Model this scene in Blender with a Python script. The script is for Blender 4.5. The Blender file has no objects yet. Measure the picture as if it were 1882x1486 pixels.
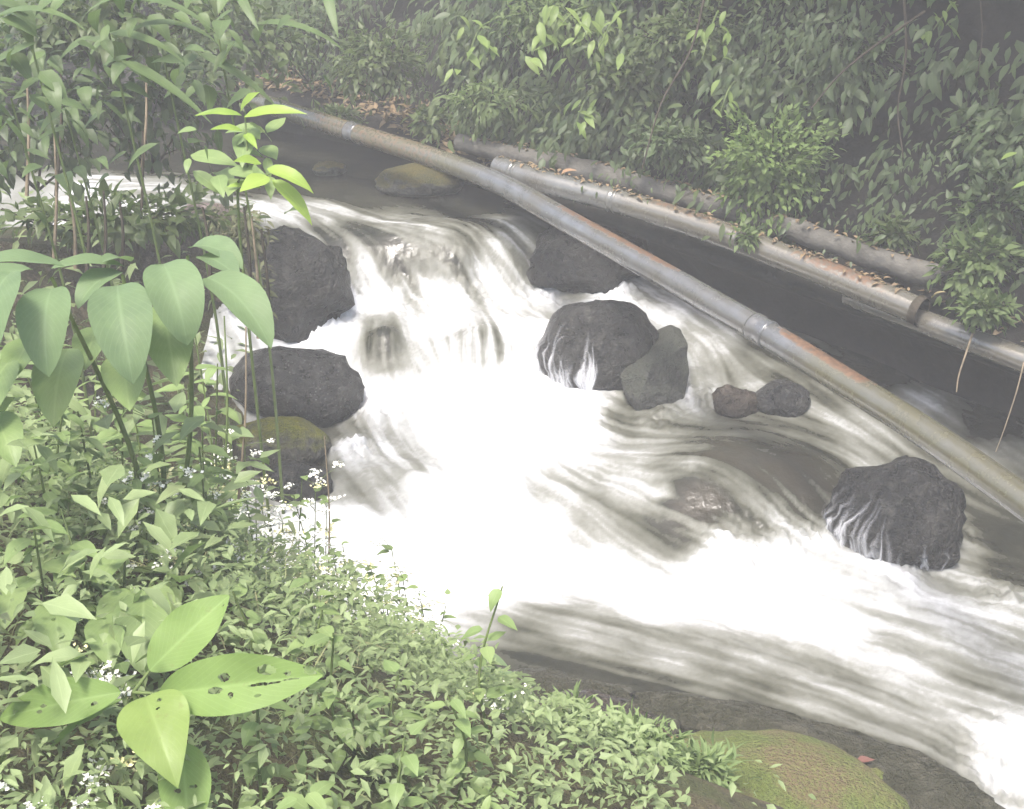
import bpy, math, random
import numpy as np
from mathutils import Matrix, Vector, noise as mnoise

random.seed(7)
rng = np.random.default_rng(7)
S = bpy.context.scene
R = math.radians

# ---------------------------------------------------------------- camera, sky, sun, exposure
PW, PH, F, PITCH, HC = 1882.0, 1486.0, 2450.0, R(23), 3.2
cam_d = bpy.data.cameras.new('camera'); cam = bpy.data.objects.new('camera', cam_d)
S.collection.objects.link(cam)
cam.location = (0, 0, HC); cam.rotation_euler = (R(90) - PITCH, 0, 0)
cam_d.sensor_width = 36; cam_d.lens = F / PW * 36; cam_d.clip_start = .05; cam_d.clip_end = 500
S.camera = cam

SUN_EL, SUN_AZ = R(66), R(205)          # azimuth from +Y clockwise: light from behind the camera, a little to the left
world = bpy.data.worlds.new('World'); S.world = world; world.use_nodes = True
wn = world.node_tree; wn.nodes.clear()
sky = wn.nodes.new('ShaderNodeTexSky'); sky.sky_type = 'NISHITA'; sky.sun_disc = False
sky.sun_elevation = SUN_EL; sky.sun_rotation = SUN_AZ
sky.air_density = 1.0; sky.dust_density = 4.5; sky.ozone_density = 0.6
bgn = wn.nodes.new('ShaderNodeBackground'); bgn.inputs[1].default_value = .12
out = wn.nodes.new('ShaderNodeOutputWorld')
wn.links.new(sky.outputs[0], bgn.inputs[0]); wn.links.new(bgn.outputs[0], out.inputs[0])

sun_d = bpy.data.lights.new('sun', 'SUN'); sun_d.energy = 1.5; sun_d.angle = R(14); sun_d.color = (1, .97, .92)
sun = bpy.data.objects.new('sun', sun_d); S.collection.objects.link(sun)
sv = Vector((math.sin(SUN_AZ) * math.cos(SUN_EL), math.cos(SUN_AZ) * math.cos(SUN_EL), math.sin(SUN_EL)))
sun.rotation_euler = sv.to_track_quat('Z', 'Y').to_euler(); sun.location = sv * 20

S.view_settings.view_transform = 'Standard'; S.view_settings.look = 'None'
S.view_settings.gamma = 1; S.view_settings.use_curve_mapping = False
S.view_settings.exposure = 2.0
S.cycles.use_denoising = True
S.cycles.max_bounces = 6; S.cycles.diffuse_bounces = 3; S.cycles.glossy_bounces = 2
S.cycles.transmission_bounces = 3; S.cycles.volume_bounces = 1; S.cycles.transparent_max_bounces = 8
S.cycles.caustics_reflective = False; S.cycles.caustics_refractive = False
HAZE_DENSITY = .0128

# ---------------------------------------------------------------- helpers
SP, CP = math.sin(PITCH), math.cos(PITCH)
def ray(px, py):
    x = (px - PW / 2) / F; u = (PH / 2 - py) / F
    return np.array([x, CP + u * SP, -SP + u * CP])
CAM = np.array([0, 0, HC])
def at_d(px, py, d): return CAM + d * ray(px, py)
def at_z(px, py, z):
    r = ray(px, py); return CAM + r * ((z - HC) / r[2])
def smooth(a, b, x):
    t = np.clip((x - a) / (b - a), 0, 1); return t * t * (3 - 2 * t)

def tag(o, label=None, cat=None, group=None, kind=None):
    if label: o['label'] = label
    if cat: o['category'] = cat
    if group: o['group'] = group
    if kind: o['kind'] = kind
    return o
def empty(name, loc):
    o = bpy.data.objects.new(name, None); S.collection.objects.link(o); o.location = loc
    o.empty_display_size = .05
    return o
def link(name, me, mat=None, parent=None):
    o = bpy.data.objects.new(name, me); S.collection.objects.link(o)
    if mat and not me.materials: me.materials.append(mat)
    if parent: o.parent = parent
    return o
def mesh_np(name, V, Fq, uv=None, attrs=None, smooth_sh=True):
    V = np.asarray(V, np.float32); Fq = np.asarray(Fq, np.int32); k = Fq.shape[1]
    me = bpy.data.meshes.new(name)
    me.vertices.add(len(V)); me.vertices.foreach_set('co', V.ravel())
    me.loops.add(Fq.size); me.loops.foreach_set('vertex_index', Fq.ravel())
    me.polygons.add(len(Fq)); me.polygons.foreach_set('loop_start', np.arange(0, Fq.size, k, dtype=np.int32))
    if uv is not None:
        l = me.uv_layers.new(name='UVMap'); l.data.foreach_set('uv', np.asarray(uv, np.float32)[Fq.ravel()].ravel())
    for n, a in (attrs or {}).items():
        at = me.attributes.new(n, 'FLOAT', 'POINT'); at.data.foreach_set('value', np.asarray(a, np.float32).ravel())
    me.update(calc_edges=True); me.validate()
    if smooth_sh: me.polygons.foreach_set('use_smooth', np.ones(len(me.polygons), bool))
    return me
def grid_faces(n, m, wrap=False):
    i, j = np.meshgrid(np.arange(n - 1), np.arange(m if wrap else m - 1), indexing='ij')
    j2 = (j + 1) % m
    return np.stack([i * m + j, i * m + j2, (i + 1) * m + j2, (i + 1) * m + j], -1).reshape(-1, 4)

# value noise on arrays
_perm = rng.random((256, 256))
def vnoise(x, y, seed=0):
    x = np.asarray(x, float) + seed * 17.3; y = np.asarray(y, float) + seed * 9.1
    xi = np.floor(x).astype(int); yi = np.floor(y).astype(int); fx = x - xi; fy = y - yi
    fx = fx * fx * (3 - 2 * fx); fy = fy * fy * (3 - 2 * fy)
    g = lambda a, b: _perm[a % 256, b % 256]
    return (g(xi, yi) * (1 - fx) + g(xi + 1, yi) * fx) * (1 - fy) + (g(xi, yi + 1) * (1 - fx) + g(xi + 1, yi + 1) * fx) * fy
def fbm(x, y, o=4, seed=0):
    s = 0; a = .5; f = 1
    for k in range(o):
        s = s + a * vnoise(x * f, y * f, seed + k); a *= .5; f *= 2.03
    return s

# ---------------------------------------------------------------- materials
class NT:
    def __init__(s, name):
        s.m = bpy.data.materials.new(name); s.m.use_nodes = True; s.t = s.m.node_tree; s.t.nodes.clear()
        s.out = s.t.nodes.new('ShaderNodeOutputMaterial')
    def n(s, typ, ins=None, **kw):
        nd = s.t.nodes.new('ShaderNode' + typ)
        for k, v in kw.items(): setattr(nd, k, v)
        for k, v in (ins or {}).items():
            if isinstance(v, bpy.types.NodeSocket): s.t.links.new(v, nd.inputs[k])
            else: nd.inputs[k].default_value = v
        return nd
    def math(s, op, a, b=0.0, c=0.0, clamp=False):
        nd = s.n('Math', {0: a, 1: b, 2: c}, operation=op); nd.use_clamp = clamp; return nd.outputs[0]
    def mix(s, f, a, b):
        nd = s.n('Mix', data_type='RGBA')
        for i, v in ((0, f), (6, a), (7, b)):
            if isinstance(v, bpy.types.NodeSocket): s.t.links.new(v, nd.inputs[i])
            else: nd.inputs[i].default_value = v if i == 0 else (*v, 1)
        return nd.outputs[2]
    def ramp(s, f, stops):
        nd = s.n('ValToRGB', {0: f}); e = nd.color_ramp.elements
        while len(e) < len(stops): e.new(.5)
        for el, (p, c) in zip(e, stops):
            el.position = p; el.color = (*c, 1) if len(c) == 3 else c
        return nd.outputs[0]
    def noise(s, vec, scale, detail=4, rough=.55):
        return s.n('TexNoise', {'Vector': vec, 'Scale': scale, 'Detail': detail, 'Roughness': rough}).outputs[0]
    def maprange(s, v, a, b, c=0., d=1.):
        return s.n('MapRange', {0: v, 1: a, 2: b, 3: c, 4: d}).outputs[0]
    def bump(s, h, strength, dist=.02):
        return s.n('Bump', {'Height': h, 'Strength': strength, 'Distance': dist}).outputs[0]
    def surf(s, sock): s.t.links.new(sock, s.out.inputs[0]); return s.m

def leaf_mat(name, cols, mass=False, trans=.32, rough=.42, rib=.35, spots=0.0):
    """cols: dark -> light leaf colours picked per leaf."""
    t = NT(name)
    if mass: rnd = t.n('Attribute', attribute_name='tint').outputs['Fac']
    else: rnd = t.n('ObjectInfo').outputs['Random']
    k = len(cols)
    base = t.ramp(rnd, [(i / max(1, k - 1), c) for i, c in enumerate(cols)])
    uv = t.n('TexCoord').outputs['UV']
    sx = t.n('SeparateXYZ', {0: uv})
    ax = t.math('ABSOLUTE', t.math('SUBTRACT', sx.outputs[0], .5))
    ribm = t.maprange(ax, .0, .05, 1, 0)
    vein = t.n('TexWave', {'Vector': t.n('CombineXYZ', {0: t.math('SUBTRACT', sx.outputs[1], t.math('MULTIPLY', ax, .7)), 1: 0., 2: 0.}).outputs[0], 'Scale': 4.2, 'Distortion': .6}, wave_type='BANDS', bands_direction='X')
    v2 = t.maprange(vein.outputs['Fac'], .86, 1, 0, .4)
    veins = t.math('MAXIMUM', ribm, v2)
    pos = t.n('NewGeometry').outputs['Position']
    blot = t.noise(pos, 14, 3)
    base = t.mix(t.maprange(blot, .35, .75, 0, .45), base, tuple(min(1, x * 1.6 + .01) for x in cols[-1]))
    light = tuple(min(1, c * 1.7 + .04) for c in cols[-1])
    col = t.mix(t.math('MULTIPLY', veins, rib), base, light)
    if spots:
        sp = t.maprange(t.noise(pos, 55, 2), .66, .72, 0, spots)
        col = t.mix(sp, col, (.13, .09, .03))
    back = t.n('NewGeometry').outputs['Backfacing']
    col = t.mix(t.math('MULTIPLY', back, .35), col, tuple(min(1, c * 1.3 + .03) for c in cols[-1]))
    bmp = t.bump(t.math('ADD', t.math('MULTIPLY', veins, -.15), t.noise(pos, 60, 2)), .25, .004)
    p = t.n('BsdfPrincipled', {'Base Color': col, 'Roughness': rough, 'Normal': bmp, 'Specular IOR Level': .25})
    tr = t.n('BsdfTranslucent', {'Color': t.mix(.35, col, (.28, .46, .11)), 'Normal': bmp})
    return t.surf(t.n('MixShader', {0: trans, 1: p.outputs[0], 2: tr.outputs[0]}).outputs[0])

def simple_mat(name, a, b, scale=8, rough=.8, bump=.3, spec=.3):
    t = NT(name); pos = t.n('TexCoord').outputs['Object']
    nz = t.noise(pos, scale, 6, .6); n2 = t.noise(pos, scale * 6, 3)
    col = t.mix(t.maprange(nz, .3, .7), a, b)
    return t.surf(t.n('BsdfPrincipled', {'Base Color': col, 'Roughness': rough, 'Specular IOR Level': spec,
        'Normal': t.bump(t.math('ADD', nz, t.math('MULTIPLY', n2, .4)), bump, .02)}).outputs[0])

def rock_mat(name, a, b, moss=None, moss_amt=0., rough=.35, moss2=None, speck=.0, zlo=.35, spec=.45):
    t = NT(name); pos = t.n('NewGeometry').outputs['Position']
    n1 = t.noise(pos, 5, 8, .65); n2 = t.noise(pos, 34, 5, .6); n3 = t.noise(pos, 13, 6, .7)
    col = t.mix(t.maprange(n1, .3, .7), a, b)
    col = t.mix(t.maprange(n3, .52, .68, 0, .75), col, tuple(min(1, x * 2.6 + .012) for x in b))
    col = t.mix(t.maprange(n2, .55, .75, 0, .5), col, tuple(min(1, x * 3.0 + .02) for x in b))
    col = t.mix(t.maprange(n3, .30, .42, .8, 0), col, tuple(x * .4 for x in a))
    rg = t.maprange(n3, .35, .65, rough - .2, rough + .25)
    if speck:
        vo = t.n('TexVoronoi', {'Vector': pos, 'Scale': 48.})
        col = t.mix(t.math('MULTIPLY', t.maprange(vo.outputs['Distance'], .0, .25, 1, 0), t.maprange(n1, .42, .62, 0, speck)), col, (.26, .26, .25))
    crack = t.n('TexVoronoi', {'Vector': t.n('VectorMath', {0: pos, 1: t.n('TexNoise', {'Vector': pos, 'Scale': 6.}).outputs['Color']}, operation='ADD').outputs[0], 'Scale': 3.2}, feature='DISTANCE_TO_EDGE').outputs['Distance']
    ck = t.maprange(crack, 0., .03, 1, 0)
    col = t.mix(t.math('MULTIPLY', ck, .22), col, tuple(x * .3 for x in a))
    h = t.math('ADD', t.math('ADD', n1, t.math('MULTIPLY', n3, .8)), t.math('SUBTRACT', t.math('MULTIPLY', n2, .5), t.math('MULTIPLY', ck, .10)))
    if moss:  # moss cover; on the angular block, a top painted lighter
        nz = t.n('SeparateXYZ', {0: t.n('NewGeometry').outputs['Normal']}).outputs[2]
        mk = t.math('ADD', nz, t.maprange(t.noise(pos, 4.5, 5, .6), .25, .75, -.45, .45))
        mk = t.math('MULTIPLY', t.maprange(mk, zlo, zlo + .35), moss_amt)
        mc = t.mix(t.maprange(t.noise(pos, 5, 4), .42, .6), moss, moss2 or moss)
        mc = t.mix(t.maprange(t.noise(pos, 120, 3), .4, .7, 0, .55), mc, tuple(x * 1.9 for x in moss))
        col = t.mix(mk, col, mc); rg = t.math('MAXIMUM', rg, t.math('MULTIPLY', mk, .9))
        h = t.math('ADD', h, t.math('MULTIPLY', mk, t.noise(pos, 90, 4)))
    return t.surf(t.n('BsdfPrincipled', {'Base Color': col, 'Roughness': rg, 'Normal': t.bump(h, 1., .05), 'Specular IOR Level': spec}).outputs[0])

M = {}
M['soil'] = rock_mat('soil', (.022, .018, .012), (.075, .060, .040), (.075, .085, .025), .85, .9, (.10, .075, .04), zlo=.55)
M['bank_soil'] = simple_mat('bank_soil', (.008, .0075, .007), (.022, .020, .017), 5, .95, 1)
M['wet_rock'] = rock_mat('wet_rock', (.006, .006, .006), (.020, .019, .0165), speck=.35, rough=.38, spec=.45)
M['grey_rock_lit_top'] = rock_mat('grey_rock_lit_top', (.012, .0125, .011), (.028, .029, .025), (.058, .062, .046), .8, .55, zlo=.35)  # moss colour here paints the block's upward facets lighter, like light from above
M['speckled_rock'] = rock_mat('speckled_rock', (.008, .008, .008), (.028, .027, .025), rough=.38, speck=1., spec=.45)
M['brown_rock'] = rock_mat('brown_rock', (.014, .011, .008), (.042, .032, .023), rough=.4)
M['pink_rock'] = rock_mat('pink_rock', (.12, .09, .075), (.22, .17, .15), rough=.7)
M['yellow_moss_rock'] = rock_mat('yellow_moss_rock', (.02, .019, .015), (.05, .048, .036), (.17, .17, .012), 1., .5, (.10, .11, .015), zlo=.62)
M['pool_moss_rock'] = rock_mat('pool_moss_rock', (.02, .02, .016), (.05, .05, .04), (.12, .10, .02), .9, .5, (.05, .055, .02), zlo=.3)
M['green_moss_rock'] = rock_mat('green_moss_rock', (.03, .03, .025), (.07, .065, .05), (.12, .15, .034), 1., .6, (.17, .125, .065), zlo=.05)
M['bed_rock'] = rock_mat('bed_rock', (.012, .012, .010), (.038, .034, .028), (.05, .05, .02), .4, .5)

def water_mat():
    t = NT('river_water')
    fo = t.n('Attribute', attribute_name='foam').outputs['Fac']  # white water, plus the sky reflections painted on the upper pool
    pos = t.n('NewGeometry').outputs['Position']
    n1 = t.noise(pos, 38, 4, .6); n3 = t.noise(pos, 4, 3)
    f = t.math('ADD', fo, t.math('MULTIPLY', t.math('SUBTRACT', n1, .5), .10))
    f = t.maprange(f, .02, 1.0)
    f2 = t.maprange(f, .6, 1.)
    deep = t.mix(t.maprange(n3, .35, .65), (.014, .0145, .011), (.030, .029, .021))
    deep = t.mix(t.n('Attribute', attribute_name='shallow').outputs['Fac'], deep, (.036, .032, .024))
    foamc = t.ramp(f, [(0, (.016, .016, .012)), (.15, (.028, .028, .021)), (.30, (.062, .062, .047)), (.45, (.112, .113, .094)), (.60, (.18, .182, .165)), (.76, (.33, .335, .33)), (.90, (.62, .63, .64)), (1, (.86, .87, .88))])
    col = t.mix(t.maprange(f, .05, .28), deep, foamc)
    bmp = t.bump(t.noise(pos, 13, 5, .6), .22, .03)
    p = t.n('BsdfPrincipled', {'Base Color': col, 'Roughness': t.maprange(f, .1, .6, .16, .65), 'IOR': 1.33, 'Specular IOR Level': .5, 'Normal': bmp})
    tr = t.n('BsdfTranslucent', {'Color': (.8, .83, .86, 1)})
    return t.surf(t.n('MixShader', {0: t.math('MULTIPLY', f2, .25), 1: p.outputs[0], 2: tr.outputs[0]}).outputs[0])
M['water'] = water_mat()
def veil_mat():
    t = NT('falling_water')
    pos = t.n('TexCoord').outputs['UV']; s = t.n('SeparateXYZ', {0: pos})
    v = t.n('CombineXYZ', {0: t.math('MULTIPLY', s.outputs[0], 40.), 1: t.math('MULTIPLY', s.outputs[1], 2.5), 2: 0.}).outputs[0]
    st = t.maprange(t.noise(v, 1.5, 3, .6), .3, .7, .35, 1.)
    a = t.math('MULTIPLY', t.n('Attribute', attribute_name='foam').outputs['Fac'], st)
    p = t.n('BsdfPrincipled', {'Base Color': (.82, .83, .86, 1), 'Roughness': .5})
    return t.surf(t.n('MixShader', {0: t.math('MULTIPLY', a, .8), 1: t.n('BsdfTransparent').outputs[0], 2: p.outputs[0]}).outputs[0])
M['veil'] = veil_mat()
def pipe_mat(name, clean, dirt):
    t = NT(name); pos = t.n('NewGeometry').outputs['Position']
    rust = t.n('Attribute', attribute_name='rust').outputs['Fac']; tan = t.n('Attribute', attribute_name='tan').outputs['Fac']
    n1 = t.noise(pos, 9, 6, .65); n2 = t.noise(pos, 45, 4)
    c = t.mix(t.maprange(n1, .3, .7), clean, tuple(x * .5 for x in clean)); c = t.mix(t.maprange(t.noise(pos, 3.5, 4), .45, .7, 0, .6), c, (.10, .085, .06))
    c = t.mix(t.math('MULTIPLY', tan, t.maprange(n1, .2, .6, .6, 1)), c, dirt)
    rm = t.maprange(t.math('ADD', rust, t.math('MULTIPLY', t.math('SUBTRACT', n2, .5), 1.1)), .36, .66)
    rc = t.mix(t.maprange(n2, .3, .7), (.045, .024, .013), (.14, .078, .042))
    c = t.mix(rm, c, rc)
    c = t.mix(t.maprange(n2, .62, .8, 0, .45), c, (.05, .045, .035))
    return t.surf(t.n('BsdfPrincipled', {'Base Color': c, 'Roughness': t.math('ADD', t.maprange(n1, .3, .7, .16, .34), t.math('MULTIPLY', rm, .4)), 'Metallic': t.math('MULTIPLY', t.math('SUBTRACT', 1., rm), .25), 'Normal': t.bump(n2, .3, .006), 'Coat Weight': t.math('SUBTRACT', .7, t.math('MULTIPLY', rm, .6)), 'Coat Roughness': .12}).outputs[0])
M['pipe'] = pipe_mat('weathered_steel_pipe', (.155, .16, .17), (.105, .097, .058))
M['pipe_dull'] = pipe_mat('dull_pipe', (.17, .17, .155), (.12, .11, .085))
M['log'] = simple_mat('old_log', (.035, .033, .028), (.14, .132, .115), 5, .9, 1.)
M['stem'] = simple_mat('green_stem', (.06, .09, .025), (.12, .16, .05), 20, .6, .2)
M['dry'] = simple_mat('dry_stem', (.10, .08, .05), (.24, .19, .13), 20, .8, .3)
M['darkstem'] = simple_mat('dark_stem', (.02, .017, .012), (.06, .048, .032), 20, .8, .3)
M['flower'] = simple_mat('white_petals', (.72, .72, .62), (.85, .85, .78), 20, .6, .1)
M['flower_yellow'] = simple_mat('cream_buds', (.55, .52, .22), (.72, .70, .42), 20, .6, .1)
M['fallen'] = leaf_mat('fallen_leaf', [(.05, .03, .018), (.10, .055, .028), (.15, .085, .04), (.17, .13, .075)], True, .1, .8)
M['fallen_one'] = leaf_mat('fallen_leaf_single', [(.20, .07, .045), (.22, .13, .06), (.20, .16, .085)], False, .1, .8)
M['red_leaf'] = leaf_mat('red_leaf', [(.085, .034, .027), (.10, .042, .032)], False, .1, .8)
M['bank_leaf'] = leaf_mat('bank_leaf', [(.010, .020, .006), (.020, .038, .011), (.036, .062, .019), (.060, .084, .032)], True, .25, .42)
M['olive_leaf'] = leaf_mat('olive_leaf', [(.020, .031, .009), (.036, .054, .015), (.064, .088, .026)], True, .3)
M['fresh_mass'] = leaf_mat('fresh_leaf_mass', [(.13, .11, .06), (.055, .078, .028), (.098, .14, .048), (.145, .195, .072), (.20, .25, .115)], True, .34)
M['shrub_leaf'] = leaf_mat('shrub_leaf', [(.038, .064, .022), (.060, .094, .031), (.09, .122, .037)], True, .35, .55)
M['bush_leaf'] = leaf_mat('bush_leaf', [(.055, .09, .025), (.085, .135, .035), (.12, .17, .045)], True, .36, .6)
M['bright_leaf'] = leaf_mat('bright_leaf', [(.10, .20, .02), (.16, .26, .03), (.22, .30, .05)], False, .42)
M['sprig_leaf'] = leaf_mat('sprig_leaf', [(.07, .12, .025), (.10, .16, .035), (.14, .19, .05)], False, .36)
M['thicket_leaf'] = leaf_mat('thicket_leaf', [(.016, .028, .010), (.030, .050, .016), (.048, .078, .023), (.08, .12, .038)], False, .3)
M['bright_mass'] = leaf_mat('bright_leaf_mass', [(.07, .14, .02), (.12, .20, .03), (.17, .25, .05)], True, .4)
M['pale_leaf'] = leaf_mat('pale_green_leaf', [(.070, .112, .052), (.088, .134, .060), (.105, .155, .066)], False, .30, .55, .45)
M['weed_leaf'] = leaf_mat('weed_leaf', [(.07, .115, .035), (.10, .16, .05), (.14, .21, .068), (.17, .225, .08)], False, .34)
M['hero_leaf'] = leaf_mat('big_leaf', [(.10, .165, .035), (.12, .19, .042), (.135, .205, .05)], False, .38, .55, .5, .3)
M['yellow_leaf'] = leaf_mat('yellowing_leaf', [(.14, .20, .045), (.155, .215, .05)], False, .4, .4, .3, .3)
M['fern_leaf'] = leaf_mat('feathery_leaf', [(.08, .125, .045), (.115, .17, .06), (.16, .215, .08)], True, .34, .6)

# ---------------------------------------------------------------- leaf shapes
def leaf_template(kind='ovate', n=6, droop=.6, fold=.25, wave=.0, cross=1, serr=0., width=None):
    """unit blade along +Y, normal +Z. width relative to length."""
    wd = {'ovate': .5, 'lance': .26, 'long': .14, 'ellip': .46, 'heart': .72}[kind] if width is None else width
    t = np.linspace(0, 1, n + 1)
    if kind in ('ovate', 'heart'): w = np.sin(np.pi * t ** .62) ** .9 * (1 - .25 * t)
    elif kind == 'lance': w = np.sin(np.pi * t ** .75)
    elif kind == 'long': w = np.minimum(1, t * 7) * (1 - t ** 2.2)
    else: w = np.sin(np.pi * t ** .85) ** .75
    w = np.maximum(w, .015) / w.max() * wd * .5
    if serr: w = w * (1 + serr * np.where(np.arange(n + 1) % 2, 1, -1))
    ang = -droop * (t ** 1.3)
    ds = 1 / n
    y = np.concatenate([[0], np.cumsum(np.cos((ang[1:] + ang[:-1]) / 2) * ds)])
    z = np.concatenate([[0], np.cumsum(np.sin((ang[1:] + ang[:-1]) / 2) * ds)])
    c = np.linspace(-1, 1, 2 * cross + 1)
    V = np.zeros((n + 1, len(c), 3)); UV = np.zeros((n + 1, len(c), 2))
    for j, cc in enumerate(c):
        lift = fold * w * abs(cc) ** 1.2 + wave * w * np.sin(t * 13 + (2 if cc > 0 else 0)) * abs(cc) ** 2
        V[:, j, 0] = cc * w
        V[:, j, 1] = y - np.sin(ang) * lift
        V[:, j, 2] = z + np.cos(ang) * lift
        UV[:, j, 0] = .5 + .5 * cc; UV[:, j, 1] = t
    return V.reshape(-1, 3), grid_faces(n + 1, len(c))[:, ::-1], UV.reshape(-1, 2)

def frames(D, U):
    D = D / np.linalg.norm(D, axis=1, keepdims=True)
    X = np.cross(D, U); nx = np.linalg.norm(X, axis=1, keepdims=True)
    X = np.where(nx < 1e-4, np.array([[1, 0, 0]]), X / np.maximum(nx, 1e-6))
    Z = np.cross(X, D)
    return np.stack([X, D, Z], -1)           # columns
def leaf_mass(name, groups, mat, parent=None, origin=(0, 0, 0)):
    """groups: list of (template, P, D, U, L) arrays -> one mesh."""
    Vs, Fs, UVs, Ts = [], [], [], []; off = 0
    for (tv, tf, tu), P, D, U, L in groups:
        N = len(P)
        if N == 0: continue
        A = frames(D, U)
        V = np.einsum('nij,kj->nki', A, tv) * L[:, None, None] + P[:, None, :] - np.array(origin)
        Vs.append(V.reshape(-1, 3)); k = len(tv)
        Fs.append((tf[None] + (np.arange(N) * k)[:, None, None] + off).reshape(-1, 4)); off += N * k
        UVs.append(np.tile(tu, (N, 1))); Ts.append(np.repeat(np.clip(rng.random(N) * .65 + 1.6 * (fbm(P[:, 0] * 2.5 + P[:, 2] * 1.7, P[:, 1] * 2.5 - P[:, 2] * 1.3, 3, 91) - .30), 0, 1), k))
    me = mesh_np(name, np.concatenate(Vs), np.concatenate(Fs), np.concatenate(UVs), {'tint': np.concatenate(Ts)})
    o = link(name, me, mat, parent)
    if not parent: o.location = origin
    return o
def tpl_mesh(name, tpl, mat):
    me = mesh_np(name, *tpl); me.materials.append(mat); return me
def leaf_obj(me, parent, pos, d, up, L, name='leaf', wscale=1.0):
    """one leaf object under parent; pos in world"""
    o = bpy.data.objects.new(name, me); S.collection.objects.link(o); o.parent = parent
    A = frames(np.array([d], float), np.array([up], float))[0]
    m = Matrix(A.tolist()).to_4x4()
    o.matrix_basis = Matrix.Translation(Vector(pos) - parent.location) @ m @ Matrix.Diagonal((L * wscale, L, L, 1))
    return o
def tube_geo(P, rad, sides=8, close=True):
    P = np.asarray(P, float); n = len(P); rad = np.broadcast_to(rad, (n,))
    T = np.gradient(P, axis=0); T /= np.linalg.norm(T, axis=1, keepdims=True)
    up = np.array([0, 0, 1.]); V = np.zeros((n, sides, 3)); UV = np.zeros((n, sides, 2))
    s = np.concatenate([[0], np.cumsum(np.linalg.norm(np.diff(P, axis=0), axis=1))])
    for i in range(n):
        x = np.cross(T[i], up if abs(T[i][2]) < .95 else np.array([1., 0, 0])); x /= np.linalg.norm(x); y = np.cross(x, T[i])
        a = np.arange(sides) / sides * 2 * np.pi
        V[i] = P[i] + rad[i] * (np.cos(a)[:, None] * x + np.sin(a)[:, None] * y)   # sin=1 is top
        UV[i, :, 0] = a / 6.2832; UV[i, :, 1] = s[i]
    V = V.reshape(-1, 3); UV = UV.reshape(-1, 2); Fq = grid_faces(n, sides, True)
    return V, Fq, UV
def catmull(P, k=8):
    P = np.asarray(P, float); Q = np.concatenate([[2 * P[0] - P[1]], P, [2 * P[-1] - P[-2]]]); o = []
    for i in range(1, len(Q) - 2):
        for t in np.linspace(0, 1, k, endpoint=False):
            a, b, c, d = Q[i - 1], Q[i], Q[i + 1], Q[i + 2]
            o.append(.5 * (2 * b + (c - a) * t + (2 * a - 5 * b + 4 * c - d) * t * t + (3 * b - a - 3 * c + d) * t ** 3))
    o.append(P[-1]); return np.array(o)
def tube(name, P, rad, mat, parent=None, sides=7, attrs=None):
    base = np.array(parent.location) if parent else np.zeros(3)
    V, Fq, UV = tube_geo(np.asarray(P) - base, rad, sides)
    return link(name, mesh_np(name, V, Fq, UV, attrs), mat, parent)

# ---------------------------------------------------------------- river surface
WATER = [  # px, py, z
 (-500,350,1.08),(60,350,1.08),(300,340,1.08),(550,320,1.08),(680,320,1.08),(800,350,1.07),(560,230,1.08),(300,260,1.08),(-300,270,1.08),
 (500,395,1.06),(600,405,1.04),(720,405,1.02),(850,400,1.0),(960,410,1.0),
 (560,450,.96),(660,460,.94),(760,465,.93),(860,465,.92),(950,465,.90),
 (640,545,.70),(760,545,.68),(880,540,.68),(990,535,.68),
 (590,590,.67),(700,580,.68),(850,570,.69),(960,590,.67),(1130,535,.70),(1230,560,.65),(1060,480,.82),(1150,500,.74),
 (620,690,.47),(700,700,.46),(820,720,.44),(950,710,.45),(1080,720,.44),(960,650,.56),
 (680,830,.31),(800,850,.31),(900,950,.22),(1000,1050,.14),(780,1050,.17),(640,960,.22),
 (1200,1110,.08),(1400,1150,.05),(1600,1250,0),(1800,1300,-.04),(1880,1380,-.08),(1850,1460,-.22),(1950,1500,-.25),(1700,1420,-.06),
 (1310,640,.55),(1360,690,.48),(1450,660,.53),(1540,720,.46),(1650,790,.38),(1270,740,.42),(1200,790,.36),
 (1320,850,.345),(1430,870,.33),(1260,900,.29),(1290,985,.16),(1400,1000,.145),(1470,965,.17),(1560,1010,.13),(1130,900,.27),(1100,960,.20),
 (1850,960,.14),(1800,1060,.06),(1900,1150,.02),(1560,850,.31),(1720,850,.28),
 (1450,570,.60),(1600,660,.50),(1720,740,.42),(1880,850,.30),(2100,1000,.12),
 (950,1180,.08),(1100,1240,.05),(1300,1290,.02),(1500,1360,-.02),(900,1120,.12)]
WP = np.array([at_z(a, b, c) for a, b, c in WATER])
def tps_fit(P, v, lam):
    d = np.linalg.norm(P[:, None] - P[None], axis=2); K = np.where(d > 0, d * d * np.log(d + 1e-12), 0) + lam * np.eye(len(P))
    Q = np.c_[np.ones(len(P)), P]; A = np.block([[K, Q], [Q.T, np.zeros((3, 3))]])
    return np.linalg.solve(A, np.r_[v, 0, 0, 0])
_wc = tps_fit(WP[:, :2], WP[:, 2], .01)
def water_z(x, y):
    x = np.asarray(x, float); sh = x.shape; X = np.c_[x.ravel(), np.asarray(y, float).ravel()]; o = np.zeros(len(X))
    for i in range(0, len(X), 60000):
        c = X[i:i + 60000]; d2 = ((c[:, None] - WP[None, :, :2]) ** 2).sum(2)
        o[i:i + 60000] = (.5 * d2 * np.log(d2 + 1e-12)) @ _wc[:len(WP)] + _wc[-3] + c @ _wc[-2:]
    return np.clip(o, -.4, 1.085).reshape(sh)
def on_water(px, py):
    z = .4
    for _ in range(40):
        p = at_z(px, py, z); z += .4 * (float(water_z(p[0], p[1])) - z)
    return at_z(px, py, z)

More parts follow.
